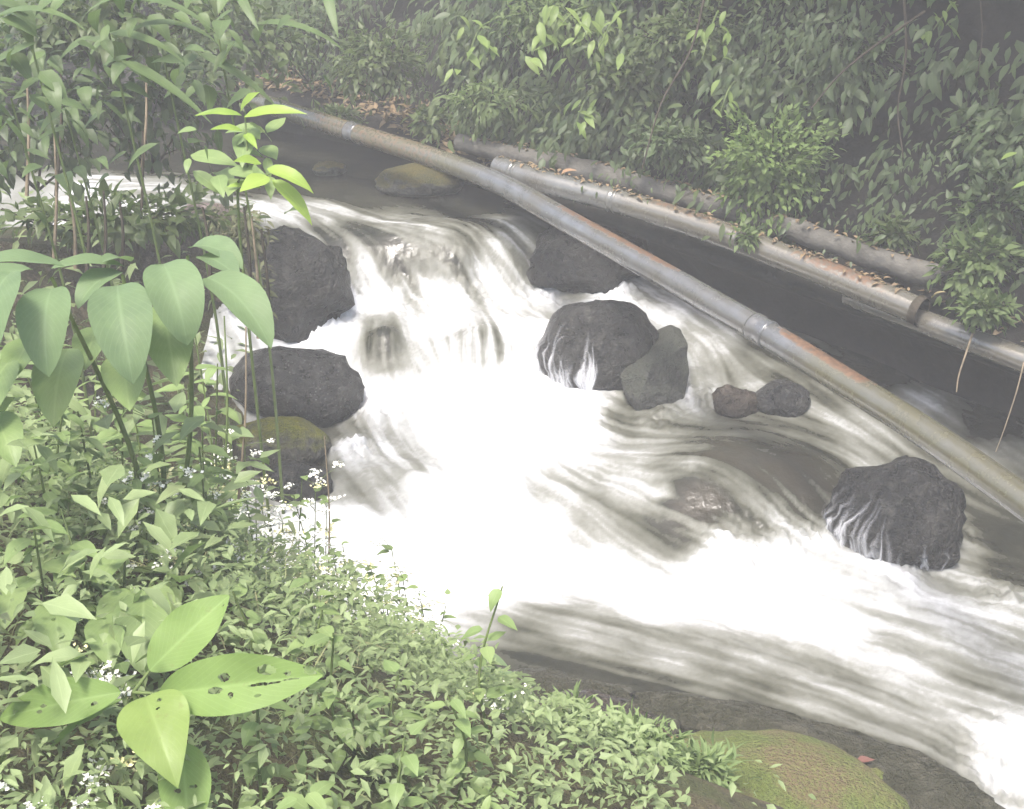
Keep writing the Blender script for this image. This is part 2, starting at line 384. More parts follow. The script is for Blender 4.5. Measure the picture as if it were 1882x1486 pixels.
FOAM_GLINT = [(20,350,.6),(150,350,.75),(300,362,.65),(-200,350,.5),(450,330,.05),(560,300,.0),(560,340,.05),(650,330,.0),(750,360,.12),(680,360,.1),(860,380,.05),(700,290,0),(500,280,0),(300,290,0),(0,290,0),  # white points at the pool's left: reflected sky painted in as foam
(520,390,.75),(600,393,.6),(700,400,.42),(800,408,.38),(880,415,.35),(560,440,.40),(650,450,.30),(750,470,.28),(850,480,.25),(925,445,.55),(940,485,.5),(700,430,.36),(980,500,.6),
(650,515,.62),(760,508,.6),(700,500,.32),(820,500,.3),(890,505,.5),
(590,590,1),(640,560,1),(700,560,1),(800,548,1),(900,540,1),(1000,530,1),(1130,530,1),(950,600,1),(950,680,1),(800,720,1),(700,720,1),(1000,720,1),(1060,760,.95),(620,620,1),(660,690,.95),(880,700,1),
(712,608,.42),(698,632,.33),(725,632,.45),(735,650,.6),(700,662,.5),(865,610,.6),(893,622,.28),(900,640,.32),(880,652,.45),(850,625,.55),(760,650,.7),(820,640,.72),(830,595,.95),(770,600,.9),
(1230,580,.85),(1200,535,.7),(1290,595,.6),(1310,640,.7),(1350,670,.5),(1250,660,.85),(1400,640,.38),(1480,690,.38),(1550,730,.4),(1290,745,.65),(1290,700,.6),
(850,800,1),(950,800,1),(1050,820,.9),(900,900,1),(1000,950,.95),(900,1000,1),(800,1000,1),(700,1010,1),(1000,1050,1),(1100,1040,.95),(900,1090,1),(1200,1100,.98),(1350,1080,.95),(1310,1030,1),(1450,1020,.85),(1450,1120,.95),(1550,1150,.9),(1650,1200,.7),(780,900,1),(800,1090,1),
(1150,775,.35),(1210,800,.4),(1130,840,.6),(1300,790,.3),(1400,790,.25),(1500,800,.3),(1560,770,.5),(1620,790,.5),(1600,850,.5),(1350,855,.10),(1430,900,.08),(1300,900,.16),(1260,930,.22),(1310,945,.14),(1345,930,.14),(1285,1000,.32),(1480,915,.18),(1540,900,.26),(1500,860,.12),(1400,940,.2),(1440,960,.35),(1250,865,.35),(1200,900,.75),(1150,890,.75),(1050,890,.6),(1100,935,.45),(1170,960,.40),(1250,970,.28),(1300,985,.25),(1360,965,.4),(1450,940,.4),(1490,930,.5),(1530,940,.5),(1480,870,.1),
(1550,1000,.75),(1650,1040,.8),(1610,1080,.66),(1700,1085,.68),(1800,1100,.6),(1860,1125,.58),(1750,990,.35),(1850,980,.18),(1850,1050,.12),(1740,965,.55),
(900,1140,.5),(950,1165,.32),(1050,1165,.55),(1110,1185,.5),(1000,1205,.2),(1050,1240,.15),(1150,1230,.36),(1250,1190,.62),(1300,1250,.46),(1400,1200,.7),(1500,1230,.6),(1500,1280,.50),(1600,1300,.52),(1700,1300,.56),(1800,1300,.50),(1800,1200,.58),(1850,1250,.54),(1400,1290,.3),(1200,1290,.10),(1100,1280,.08),(1000,1270,.1),(1550,1340,.36),(1650,1360,.42),(1740,1390,.44),(1830,1420,.75),(1875,1400,.85),(1865,1455,.6),(1700,1425,.03),(1600,1395,.03),(1300,1320,.03),
(650,790,.5),(640,830,.75),(690,850,.7),(700,900,.55),(720,925,.62),(650,900,.55),(760,870,.65),(620,955,.95),(700,965,.95),(690,760,.85),(560,860,.2),(600,800,.3),
(1390,552,.7),(1450,575,.75),(1490,630,.3),(1560,610,.05),(1700,742,.75),(1740,770,.5),(1620,680,0),(1800,780,.05),(1840,835,.6),(1760,880,.35),(1850,920,.3),(1300,520,.05),(1050,500,.25),(1100,470,0),(1010,470,.25),(1150,520,.65),(1700,900,.2)]
FLOW = [[(0,345),(300,345),(520,380),(620,440),(680,530),(740,600),(800,720),(860,850),(950,980),(1100,1070),(1350,1150),(1600,1250),(1870,1400)],
[(600,385),(750,420),(850,480),(900,540),(940,620),(970,720),(1000,820),(1080,950),(1200,1040),(1450,1120)],
[(700,365),(850,400),(930,440),(970,500),(1000,540)],[(1000,530),(1150,540),(1240,590),(1300,660),(1290,750)],
[(1200,530),(1350,620),(1500,705),(1620,790),(1740,870),(1870,950)],[(1130,770),(1300,790),(1450,805),(1570,850),(1700,940)],
[(1100,830),(1250,830),(1380,870),(1480,960),(1600,1040),(1870,1130)],[(1000,880),(1150,930),(1280,1005),(1450,1050),(1650,1100),(1870,1190)],
[(640,790),(700,880),(800,980)],[(880,1140),(1100,1200),(1300,1250),(1500,1310),(1700,1390),(1860,1470)],[(1000,1100),(1250,1150),(1500,1220),(1750,1310)],
[(870,580),(875,640),(870,720)],[(710,590),(695,650),(720,740)],[(1740,960),(1880,985)],[(1400,550),(1600,660),(1880,850)],[(1500,1000),(1700,1080),(1880,1120)]]
fp = np.array([[*on_water(a, b)[:2], f] for a, b, f in FOAM_GLINT])
fl = []
for line in FLOW:
    P = catmull([on_water(a, b) for a, b in line], 6)[:, :2]; T = np.gradient(P, axis=0)
    fl.append(np.c_[P, T / np.linalg.norm(T, axis=1, keepdims=True)])
fl = np.concatenate(fl)

GX0, GX1, GY0, GY1, ST = -2.9, 2.8, 3.5, 9.1, .0095
gx = np.arange(GX0, GX1, ST); gy = np.arange(GY0, GY1, ST); nx, ny = len(gx), len(gy)
# coarse fields then bilinear upsample
K = 6
cx = np.arange(GX0, GX1 + K * ST * 2, K * ST); cy = np.arange(GY0, GY1 + K * ST * 2, K * ST); CX, CY = np.meshgrid(cx, cy, indexing='ij')
cZ = water_z(CX, CY)
def idw(P, vals, X, Y, eps, pw):
    X1 = X.ravel(); Y1 = Y.ravel(); o = np.zeros((len(X1), vals.shape[1]))
    for i in range(0, len(X1), 20000):
        d2 = (X1[i:i + 20000, None] - P[None, :, 0]) ** 2 + (Y1[i:i + 20000, None] - P[None, :, 1]) ** 2
        w = 1 / (d2 + eps * eps) ** pw; o[i:i + 20000] = (w @ vals) / w.sum(1, keepdims=True)
    return o.reshape(*X.shape, -1)
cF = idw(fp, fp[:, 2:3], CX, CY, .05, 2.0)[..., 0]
cD = idw(fl, fl[:, 2:4], CX, CY, .10, 1.6)
def upsample(A):
    ix = (np.arange(nx) / K); iy = (np.arange(ny) / K); i0 = ix.astype(int); j0 = iy.astype(int)
    fx = (ix - i0)[:, None]; fy = (iy - j0)[None]
    return (A[np.ix_(i0, j0)] * (1 - fx) * (1 - fy) + A[np.ix_(i0 + 1, j0)] * fx * (1 - fy) + A[np.ix_(i0, j0 + 1)] * (1 - fx) * fy + A[np.ix_(i0 + 1, j0 + 1)] * fx * fy)
Z = upsample(cZ); FO = upsample(cF); DX = upsample(cD[..., 0]); DY = upsample(cD[..., 1])
nrm = np.hypot(DX, DY) + 1e-6; DX /= nrm; DY /= nrm
GX, GY = np.meshgrid(gx, gy, indexing='ij')
def lic(src, L):
    acc = src.copy(); n = 1
    for sgn in (1, -1):
        x = np.tile(np.arange(nx)[:, None].astype(np.float32), (1, ny)); y = np.tile(np.arange(ny)[None].astype(np.float32), (nx, 1))
        for k in range(L):
            i = np.clip(x.astype(int), 0, nx - 1); j = np.clip(y.astype(int), 0, ny - 1)
            x = np.clip(x + sgn * DX[i, j], 0, nx - 1); y = np.clip(y + sgn * DY[i, j], 0, ny - 1)
            acc += src[x.astype(int), y.astype(int)]; n += 1
    acc /= n; acc -= acc.mean(); return acc / (acc.std() + 1e-9)
def blur(a, n):
    for _ in range(n):
        p = np.pad(a, 1, mode='edge'); a = (p[:-2, 1:-1] + p[2:, 1:-1] + p[1:-1, :-2] + p[1:-1, 2:] + 2 * p[1:-1, 1:-1]) / 6
    return a
def unit(a): a = a - a.mean(); return np.tanh(.8 * a / a.std()) / .8
streak_f = unit(blur(lic(rng.random((nx, ny)), 20), 1))
streak_c = unit(blur(lic(vnoise(GX * 24, GY * 24, 5), 28), 2))
streak_l = unit(blur(lic(vnoise(GX * 9, GY * 9, 8), 40), 5))
lump = fbm(GX * 7, GY * 7, 4, 3) - .47
mid = FO * (1 - FO) * 4
over = np.zeros_like(Z)
for (a, b, r) in [(1330,860,.26),(1440,890,.26),(1280,955,.2),(1510,890,.16),(708,632,.12),(880,632,.16),(640,470,.3),(760,470,.35),(880,470,.3)]:
    p = on_water(a, b); over = np.maximum(over, np.exp(-(((GX - p[0]) ** 2 + (GY - p[1]) ** 2) / (r * r)) ** 2))
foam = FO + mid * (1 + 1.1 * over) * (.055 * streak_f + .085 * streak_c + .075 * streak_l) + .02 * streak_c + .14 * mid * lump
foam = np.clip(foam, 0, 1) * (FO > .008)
churn = np.clip(FO, 0, 1)
Z = Z + .0006 * streak_c + .003 * streak_l * (.3 + churn) + .09 * lump * churn ** 2 + .006 * lump
# spray crests where falling water meets the pool
crest = np.zeros_like(Z)
for (a, b, r, h) in [(640,565,.14,.05),(760,560,.16,.05),(880,550,.16,.06),(990,545,.14,.06),(1130,545,.16,.08),(600,595,.2,.07),(690,760,.12,.08),(650,830,.12,.08),(1290,740,.12,.06),(1340,1030,.16,.06),(1440,1005,.14,.05),(1510,985,.10,.045),(1650,1035,.14,.08),(1050,780,.2,.05),(1750,980,.12,.05),(1850,1100,.15,.05),(1840,1425,.2,.06),(1210,770,.1,.05)]:
    p = on_water(a, b); crest += h * np.exp(-((GX - p[0]) ** 2 + (GY - p[1]) ** 2) / (r * r))
sharp = np.abs(fbm(GX * 11, GY * 11, 3, 11) - .47) * 2
Z = Z + crest * (.5 + 1.0 * sharp + 1.1 * (fbm(GX * 42, GY * 42, 3, 19) - .45))
foam = np.clip(foam + crest * 2.6 * (.4 + lump * 1.2), 0, 1)
# water swelling over submerged stones
for (a, b, r, h) in [(1360,865,.34,.06),(1300,940,.22,.03),(1500,890,.18,.05),(730,890,.22,.05),(708,632,.10,.07),(888,632,.11,.07),(845,640,.1,.04)]:
    p = on_water(a, b); Z += h * np.exp(-(((GX - p[0]) ** 2 + (GY - p[1]) ** 2) / (r * r)) ** 1.5)

shallow = np.zeros_like(Z)
for (a, b, r) in [(1330,860,.24),(1440,890,.24),(1280,955,.18),(1510,890,.14),(720,910,.14)]:
    p = on_water(a, b); shallow = np.maximum(shallow, np.exp(-(((GX - p[0]) ** 2 + (GY - p[1]) ** 2) / (r * r)) ** 2))
# ---------------------------------------------------------------- banks
EDGE = [(-1200,425,1.08),(-500,425,1.08),(0,420,1.08),(330,402,1.07),(455,390,1.05),(500,450,.96),(520,580,.66),(470,640,.55),(450,760,.42),(440,880,.33),(420,1000,.25),(560,1110,.18),(800,1180,.12),(900,1250,.09),(1050,1300,.04),(1250,1350,.02),(1500,1400,-.02),(1680,1470,-.06),(1850,1580,-.12),(2300,1800,-.2)]
EP = np.array([at_z(a, b, c) for a, b, c in EDGE]); EP = catmull(EP, 4)
def edge_sd(X, Y):
    """signed distance to the near bank's edge (+ on the bank) and edge height"""
    best = np.full(X.shape, 1e9); sd = np.zeros(X.shape); ez = np.zeros(X.shape)
    for a, b in zip(EP[:-1], EP[1:]):
        dx, dy = b[0] - a[0], b[1] - a[1]; L2 = dx * dx + dy * dy
        t = np.clip(((X - a[0]) * dx + (Y - a[1]) * dy) / L2, 0, 1)
        d = np.hypot(X - a[0] - t * dx, Y - a[1] - t * dy); s = (X - a[0]) * dy - (Y - a[1]) * dx
        m = d < best; best = np.where(m, d, best); sd = np.where(m, np.where(s > 0, d, -d), sd); ez = np.where(m, a[2] + t * (b[2] - a[2]), ez)
    return sd, ez
_tp = np.array([(0,0,1.55),(-3,0,1.9),(3,0,1.3),(0,-4,1.8),(-1,2.2,1.30),(-2.5,3,1.6),(-1,3.4,1.15),(-2.5,5,1.4),(-2.6,7,1.3),(-6,6,1.8),(.5,2.3,.95),(.6,3.2,.75),(1.6,2.5,.6),(1.4,3.3,.4),(3,2.6,.25),(6,1,.5),(-9,9,1.6),(-1.2,5,.85)])
_tc = tps_fit(_tp[:, :2], _tp[:, 2], .05)
def target_z(X, Y):
    X = np.asarray(X, float); d2 = (X[..., None] - _tp[:, 0]) ** 2 + (Y[..., None] - _tp[:, 1]) ** 2
    return (.5 * d2 * np.log(d2 + 1e-12)) @ _tc[:len(_tp)] + _tc[-3] + X * _tc[-2] + Y * _tc[-1]
def ground_z(X, Y):
    X = np.asarray(X, float); Y = np.asarray(Y, float); sd, ez = edge_sd(X, Y)
    tz = target_z(X, Y); nz = (fbm(X * 4, Y * 4, 4, 21) - .47)
    inb = ez - .02 + .06 * smooth(0, .12, sd) + smooth(.05, 1.5, sd) * (np.maximum(tz, ez + .1) - ez) + .10 * nz * smooth(0, .5, sd)
    outb = ez - .02 - .5 * smooth(0, .35, -sd) + .05 * nz
    return np.where(sd > 0, inb, outb)
def gz(x, y): return float(ground_z(np.array([x]), np.array([y]))[0])

bx = np.arange(-9.5, 9.01, .06); by = np.arange(-4, 10.6, .06); BX, BY = np.meshgrid(bx, by, indexing='ij')
BZ = ground_z(BX, BY); bsd, _ = edge_sd(BX, BY)
fc = grid_faces(len(bx), len(by)); keep = (bsd.ravel()[fc] > -1.0).any(1)
near = link('near_bank', mesh_np('near_bank', np.c_[BX.ravel(), BY.ravel(), BZ.ravel()], fc[keep]), M['soil'])
tag(near, 'dark damp soil bank sloping down to the stream', kind='structure')

sdw, _ = edge_sd(GX, GY)
fq = grid_faces(nx, ny); kp = (sdw.ravel()[fq] < .25).all(1)
wv = np.c_[GX.ravel(), GY.ravel(), Z.ravel()]; fq = fq[kp]
used = np.zeros(len(wv), bool); used[fq.ravel()] = True; idx = np.cumsum(used) - 1
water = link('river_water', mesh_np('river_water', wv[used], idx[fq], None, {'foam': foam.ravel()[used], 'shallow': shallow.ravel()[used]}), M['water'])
tag(water, 'foaming white mountain stream tumbling over rocks', kind='structure')

ox = np.arange(-8.5, 8.6, .08); oy = np.arange(2.6, 11.6, .08); OX, OY = np.meshgrid(ox, oy, indexing='ij')
osd, _ = edge_sd(OX, OY); of = grid_faces(len(ox), len(oy)); OC = np.c_[OX.ravel(), OY.ravel()]
ins = (OC[:, 0] > GX0 + .12) & (OC[:, 0] < GX1 - .12) & (OC[:, 1] > GY0 + .12) & (OC[:, 1] < GY1 - .12)
okf = ~ins[of].all(1) & (osd.ravel()[of] < .3).all(1)
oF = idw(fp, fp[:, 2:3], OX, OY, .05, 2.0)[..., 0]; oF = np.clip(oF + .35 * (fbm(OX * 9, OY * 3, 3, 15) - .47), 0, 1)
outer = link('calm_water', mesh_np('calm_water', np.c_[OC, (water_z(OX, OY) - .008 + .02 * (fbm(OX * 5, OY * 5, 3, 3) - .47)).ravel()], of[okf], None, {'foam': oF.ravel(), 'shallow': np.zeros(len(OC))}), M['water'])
tag(outer, 'dark pool water above and beside the rapids', kind='structure')

# bed so that nothing is open under the water
bedx = np.arange(-9.5, 9.2, .25); bedy = np.arange(2, 13.6, .25); QX, QY = np.meshgrid(bedx, bedy, indexing='ij')
bed = link('stream_bed', mesh_np('stream_bed', np.c_[QX.ravel(), QY.ravel(), (np.minimum(water_z(QX, QY), 1.0) - .7).ravel()], grid_faces(len(bedx), len(bedy))), M['bed_rock'])
tag(bed, 'stony stream bed under the water', kind='structure')

# far bank swept along its foot line
FOOT = np.array([(9.0, -.6), (6.6, 2.2), (4.2, 4.45), (2.50, 5.96), (1.12, 7.13), (-.02, 8.02), (-.85, 8.95), (-1.6, 9.8), (-2.7, 10.5), (-4.5, 11.0), (-9.2, 11.4)])
FT = catmull(np.c_[FOOT, np.zeros(len(FOOT))], 16)[:, :2]
TT = np.gradient(FT, axis=0); TT /= np.linalg.norm(TT, axis=1, keepdims=True); NN = np.c_[TT[:, 1], -TT[:, 0]]
NN = np.where((NN @ np.array([.5, 1]))[:, None] < 0, -NN, NN)
FS = np.concatenate([[0], np.cumsum(np.linalg.norm(np.diff(FT, axis=0), axis=1))])
# ledge height along the foot (rises upstream)
def ledge_z(s): return np.interp(s, [0, FS[3 * 16], FS[5 * 16], FS[7 * 16], FS[-1]], [.45, .88, 1.30, 1.48, 1.55])
PROF = [(.52, -1.2), (.48, -.55), (.42, -.28), (.24, -.16), (.07, -.12), (.02, -.07), (.08, -.03), (.22, -.01), (.40, .0), (.58, .06), (.70, .22), (.82, .50), (.95, .9), (1.15, 1.5), (1.4, 2.2), (1.75, 3.0), (2.2, 3.9), (2.5, 4.6)]
PR = catmull(np.c_[np.array(PROF), np.zeros(len(PROF))], 4)[:, :2]
PRU = PR[24:]
def bank_point(i, s, h):
    return np.array([*(FT[i] + NN[i] * s), ledge_z(FS[i]) + h])
BV = np.zeros((len(FT), len(PR), 3))
for i in range(len(FT)):
    for j, (s, h) in enumerate(PR):
        BV[i, j] = bank_point(i, s, h)
nz = fbm(BV[..., 0] * 2 + BV[..., 2], BV[..., 1] * 2 + BV[..., 2] * 1.3, 4, 31) - .47
BV[..., :2] += NN[:, None, :] * (nz * .35 * smooth(.3, .8, PR[:, 0])[None] + .06 * nz)[..., None]
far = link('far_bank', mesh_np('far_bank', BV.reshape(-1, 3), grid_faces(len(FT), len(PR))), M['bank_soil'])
tag(far, 'steep shaded earth bank across the stream', kind='structure')

# ---------------------------------------------------------------- rocks
def rock(name, label, px, py, d, size, mat, seed, rough=.16, rot=0, clips=(), sub=4, freq=1.4, sink=0., tilt=0, cat='rock'):
    import bmesh
    bm = bmesh.new(); bmesh.ops.create_icosphere(bm, subdivisions=sub, radius=1)
    rr = random.Random(seed)
    pl = [(Vector(c[:3]).normalized(), c[3]) for c in clips]
    for _ in range(5):
        v = Vector((rr.gauss(0, 1), rr.gauss(0, 1), rr.gauss(0, 1))).normalized(); pl.append((v, rr.uniform(.78, .95)))
    o = Vector((seed * 3.1, seed * 1.7, seed * .9))
    for v in bm.verts:
        p = v.co.copy()
        for nrm, dd in pl:
            k = p.dot(nrm) - dd
            if k > 0: p -= nrm * k * .88
        n = mnoise.fractal(p * freq + o, .9, 2.1, 5); v.co = p * (1 + rough * n + .035 * mnoise.fractal(p * 6 + o, .8, 2.1, 4))
    me = bpy.data.meshes.new(name); bm.to_mesh(me); bm.free()
    me.polygons.foreach_set('use_smooth', np.ones(len(me.polygons), bool)); me.materials.append(mat)
    ob = bpy.data.objects.new(name, me); S.collection.objects.link(ob)
    c = at_d(px, py, d); ob.location = (c[0], c[1], c[2] - sink); ob.scale = size; ob.rotation_euler = (R(tilt), 0, R(rot))
    tag(ob, label, cat)
    return ob
def wd(px, py):                     # depth of the water surface under a pixel
    p = on_water(px, py); return float((p - CAM) @ np.array([0, CP, -SP]))
def rk(name, label, x0, x1, y0, y1, mat, seed, by=None, depth=.9, **kw):
    """stone whose visible face spans the given picture box and that stands in the water at its lower edge"""
    d = wd((x0 + x1) / 2, by or y1); k = d / F
    hx = (x1 - x0) / 2 * k; hz = (y1 - y0) * k * .56
    return rock(name, label, (x0 + x1) / 2, (y0 + y1) / 2 + (y1 - y0) * .08, d + hx * .45, (hx * 1.04, hx * depth, hz * 1.05), mat, seed, **kw)

boulder = rk('boulder', 'large rounded wet black boulder with water streaming down its face', 992, 1208, 545, 715, M['wet_rock'], 3, rough=.12, clips=((0, -.7, .5, .80),))
def hull_rock(name, label, pts, thick, mat, seed, bev=.009, amp=.008):
    import bmesh
    bm = bmesh.new(); c = np.mean([at_d(*p) for p in pts], axis=0)
    for p in pts:
        q = at_d(*p); bm.verts.new(q - c); bm.verts.new((q - c) * np.array([.85, 1, .9]) + np.array([.02, thick, .01]))
    bmesh.ops.convex_hull(bm, input=bm.verts)
    bmesh.ops.delete(bm, geom=[v for v in bm.verts if not v.link_faces], context='VERTS')
    bmesh.ops.dissolve_limit(bm, angle_limit=R(8), verts=bm.verts, edges=bm.edges)
    bmesh.ops.bevel(bm, geom=list(bm.edges), offset=bev, segments=2, profile=.6, affect='EDGES')
    bmesh.ops.triangulate(bm, faces=bm.faces)
    for _ in range(3): bmesh.ops.subdivide_edges(bm, edges=[e for e in bm.edges if e.calc_length() > .025], cuts=1, use_grid_fill=True)
    bmesh.ops.triangulate(bm, faces=bm.faces); bm.normal_update()
    for v in bm.verts: v.co += v.normal * amp * mnoise.fractal(v.co * 9 + Vector((seed, 0, 0)), .9, 2, 5)
    me = bpy.data.meshes.new(name); bm.to_mesh(me); bm.free(); me.polygons.foreach_set('use_smooth', np.ones(len(me.polygons), bool)); me.materials.append(mat)
    ob = bpy.data.objects.new(name, me); S.collection.objects.link(ob); ob.location = c; return tag(ob, label, 'rock')
bd = wd(1200, 752)
hull_rock('angular_block', 'angular dark grey stone block leaning against the round boulder', [(1138, 695, bd + .06), (1150, 735, bd + .02), (1176, 765, bd - .02), (1255, 752, bd + .02), (1267, 690, bd + .06), (1263, 632, bd + .10), (1243, 622, bd + .12), (1158, 654, bd + .10), (1200, 668, bd + .0), (1172, 735, bd - .04)], .26, M['grey_rock_lit_top'], 12)
rk('low_rock', 'low brown grey rock breaking the surface below the pipe coupling', 1385, 1487, 698, 762, M['speckled_rock'], 21, rough=.15)
rk('low_rock', 'small reddish stone half submerged beside the low brown grey rock', 1310, 1392, 708, 765, M['brown_rock'], 22, rough=.2)
rk('boulder', 'broad speckled black boulder at the left edge of the white water', 430, 668, 628, 775, M['speckled_rock'], 31, rough=.14, depth=.8, clips=((.3, -.6, .75, .78),))
rk('mossy_rock', 'dark rock with a yellow moss cap below the speckled boulder', 405, 605, 768, 862, M['yellow_moss_rock'], 41, rough=.1, depth=.8)
rk('wet_rock', 'small glistening wet stone below the yellow mossed rock', 478, 612, 848, 915, M['wet_rock'], 44, rough=.12)
rk('tall_boulder', 'tall dark rock face flanking the upper cascade', 440, 648, 425, 615, M['wet_rock'], 51, rough=.26, depth=1.0)
rk('wet_rock', 'dark wet rock in the shade under the long pipe beside the upper cascade', 965, 1190, 408, 535, M['wet_rock'], 61, rough=.2)
db = rk('dark_boulder', 'dark wet boulder under the lower stretch of the long pipe', 1520, 1775, 828, 1040, M['wet_rock'], 81, rough=.2, sink=.03, clips=((-.5, -.7, .6, .75),))
rk('pool_rock', 'flat moss spotted rock in the dark upper pool', 690, 860, 302, 356, M['pool_moss_rock'], 91, rough=.16)
rk('pool_rock', 'small moss yellow stone in the dark upper pool near the sapling', 575, 635, 296, 322, M['pool_moss_rock'], 92, rough=.16)
rk('pale_rock', 'pinkish pale rock on the bank behind the drooping plant', 325, 450, 372, 432, M['pink_rock'], 95, rough=.12)
moss = rock('mossy_boulder', 'big moss covered boulder on the near bank at the bottom of the picture', 1415, 1500, 4.05, (.44, .38, .155), M['green_moss_rock'], 111, rough=.1, rot=-20)
rock('flat_stone', 'flat wet dark stone between the mossy boulder and the fast water', 1700, 1462, 4.42, (.17, .13, .055), M['bed_rock'], 121, rough=.14, rot=-25)
rock('flat_stone', 'brown shoreline stone beside the white flowers near the bottom bank', 1120, 1320, 4.75, (.26, .14, .06), M['brown_rock'], 123, rough=.2, rot=-14)
rock('flat_stone', 'grey shoreline stone just below the leafy sprig on the bank edge', 1000, 1262, 4.95, (.16, .10, .05), M['bed_rock'], 124, rough=.2, rot=-14)

for q, (a, b, d, sz, lb) in enumerate([(1590, 1440, 4.38, (.10, .08, .05), 'small mossy stone touching the right flank of the mossy boulder'), (1650, 1480, 4.3, (.14, .11, .05), 'wet pebble grey stone at the bottom right corner of the shore'), (1215, 1340, 4.6, (.08, .06, .035), 'brown pebble sized stone above the feathery tufts')]):
    rock('shore_stone', lb, a, b, d, sz, M['bed_rock' if q != 0 else 'green_moss_rock'], 130 + q, rough=.2, rot=20 * q, sub=3)

for q, (a, b, d, sz, lb) in enumerate([(1760, 1475, 4.35, (.08, .07, .04), 'dark rounded stone at the very bottom right by the fast water'), (1040, 1290, 4.85, (.07, .05, .03), 'brown shore stone under the white flowers'), (1170, 1300, 4.82, (.06, .05, .025), 'flat grey pebble in the shallow water below the weeds')]):
    rock('shore_stone', lb, a, b, d, sz, M['bed_rock'], 140 + q, rough=.25, rot=33 * q, sub=3, sink=.02)

rock('rock_ledge', 'low dark wet rock ledge along the water behind the mossy boulder', 1430, 1352, 4.60, (.52, .13, .05), M['bed_rock'], 151, rough=.2, rot=-24, freq=2.6)
rock('rock_ledge', 'low dark wet ledge right of the mossy boulder towards the corner', 1640, 1425, 4.42, (.36, .14, .05), M['bed_rock'], 152, rough=.22, rot=-34, freq=2.6)
rock('rock_ledge', 'low brown wet ledge at the waterline below the pale leafy sprig', 1080, 1292, 4.88, (.36, .12, .045), M['bed_rock'], 153, rough=.22, rot=-16, freq=2.6)

# threads of water running down stones
def threads(ob, lo, hi, n, seed, e_top=(5, 55), e_bot=-40, w=(.010, .035), bias=0., name='water_thread'):
    rr = np.random.default_rng(seed); co = np.array([v.co[:] for v in ob.data.vertices]); rad = np.linalg.norm(co, axis=1); dirs = co / rad[:, None]
    V = []; Fq = []; UV = []; at = []; m = 16
    for q in range(n):
        a0 = R(rr.uniform(lo, hi)); e0 = R(rr.uniform(*e_top)); e1 = R(e_bot + rr.uniform(-8, 10)); dr = R(rr.normal(0, 7)) + bias; wq = rr.uniform(*w); al = rr.uniform(.5, 1.15); b = len(V)
        for i in range(m):
            t = i / (m - 1); e = e0 + (e1 - e0) * t; a = a0 + dr * t + .03 * math.sin(7 * t + q); hw = wq * (.35 + .9 * t) / max(.25, math.cos(e)) * (1 + .3 * math.sin(9 * t + 2 * q))
            for ci, c in enumerate((-1, -.5, 0, .5, 1)):
                dv = np.array([math.cos(e) * math.cos(a + c * hw), math.cos(e) * math.sin(a + c * hw), math.sin(e)])
                wt = np.exp((dirs @ dv - 1) * 1500); r = (wt @ rad) / wt.sum(); V.append(dv * (r * 1.004 + .006 + .012 * (1 - c * c)))
                UV.append((q * .37 + c * .08, t)); at.append(al * min(1, t * 1.8) ** 1.3 * (0, .55, 1, .55, 0)[ci])
        for i in range(m - 1):
            for c in range(4): Fq.append((b + i * 5 + c, b + i * 5 + c + 1, b + i * 5 + c + 6, b + i * 5 + c + 5))
    return tag(link(name, mesh_np(name, V, Fq, UV, {'foam': at}), M['veil'], ob), kind='stuff')
threads(boulder, -182, -95, 22, 1, (0, 50), -40, (.03, .10)); threads(boulder, -150, -60, 6, 2, (-10, 20), -40, (.02, .05))
threads(db, -195, -105, 26, 3, (0, 60), -40, (.03, .10)); threads(db, -105, -60, 6, 4, (-20, 20), -40, (.02, .06))

# ---------------------------------------------------------------- pipes
def pipe_points(L, k=14): return catmull([at_z(a, b, z) for a, b, z in L], k)
P1 = pipe_points([(455,178,1.52),(510,198,1.50),(650,243,1.45),(800,291,1.39),(920,338,1.33),(1050,410,1.27),(1200,494,1.21),(1400,608,1.12),(1550,700,1.05),(1700,794,1.0),(1900,934,.93),(2200,1150,.84)])
def pix(P):
    d = P - CAM; z = d @ np.array([0, CP, -SP]); return PW / 2 + F * d[:, 0] / z, PH / 2 - F * (d @ np.array([0, SP, CP])) / z, z
px1, _, dz1 = pix(P1)
sides = 28
ang = np.sin(np.arange(sides) / sides * 2 * np.pi); cosa = np.cos(np.arange(sides) / sides * 2 * np.pi)
def band(x, a, b, w): return smooth(a - w, a + w, x) * (1 - smooth(b - w, b + w, x))
rust1 = (band(px1, 1020, 1250, 40)[:, None] * smooth(.55, .95, ang - .35 * cosa)[None] * .7 + band(px1, 1430, 1600, 30)[:, None] * smooth(.3, .9, ang - .4 * cosa)[None] * .8
         + band(px1, 560, 830, 40)[:, None] * .42 + band(px1, 960, 1130, 40)[:, None] * smooth(-.1, -.7, ang)[None] * .5)
tan1 = np.clip(band(px1, 1500, 2500, 40) + band(px1, -200, 860, 60) * .9 + .25, 0, 1)[:, None] * np.ones(sides)[None]
main = empty('water_pipe', P1[0])
PR1 = .063
tube('pipe_body', P1, PR1, M['pipe'], main, sides, {'rust': rust1.ravel(), 'tan': tan1.ravel()})
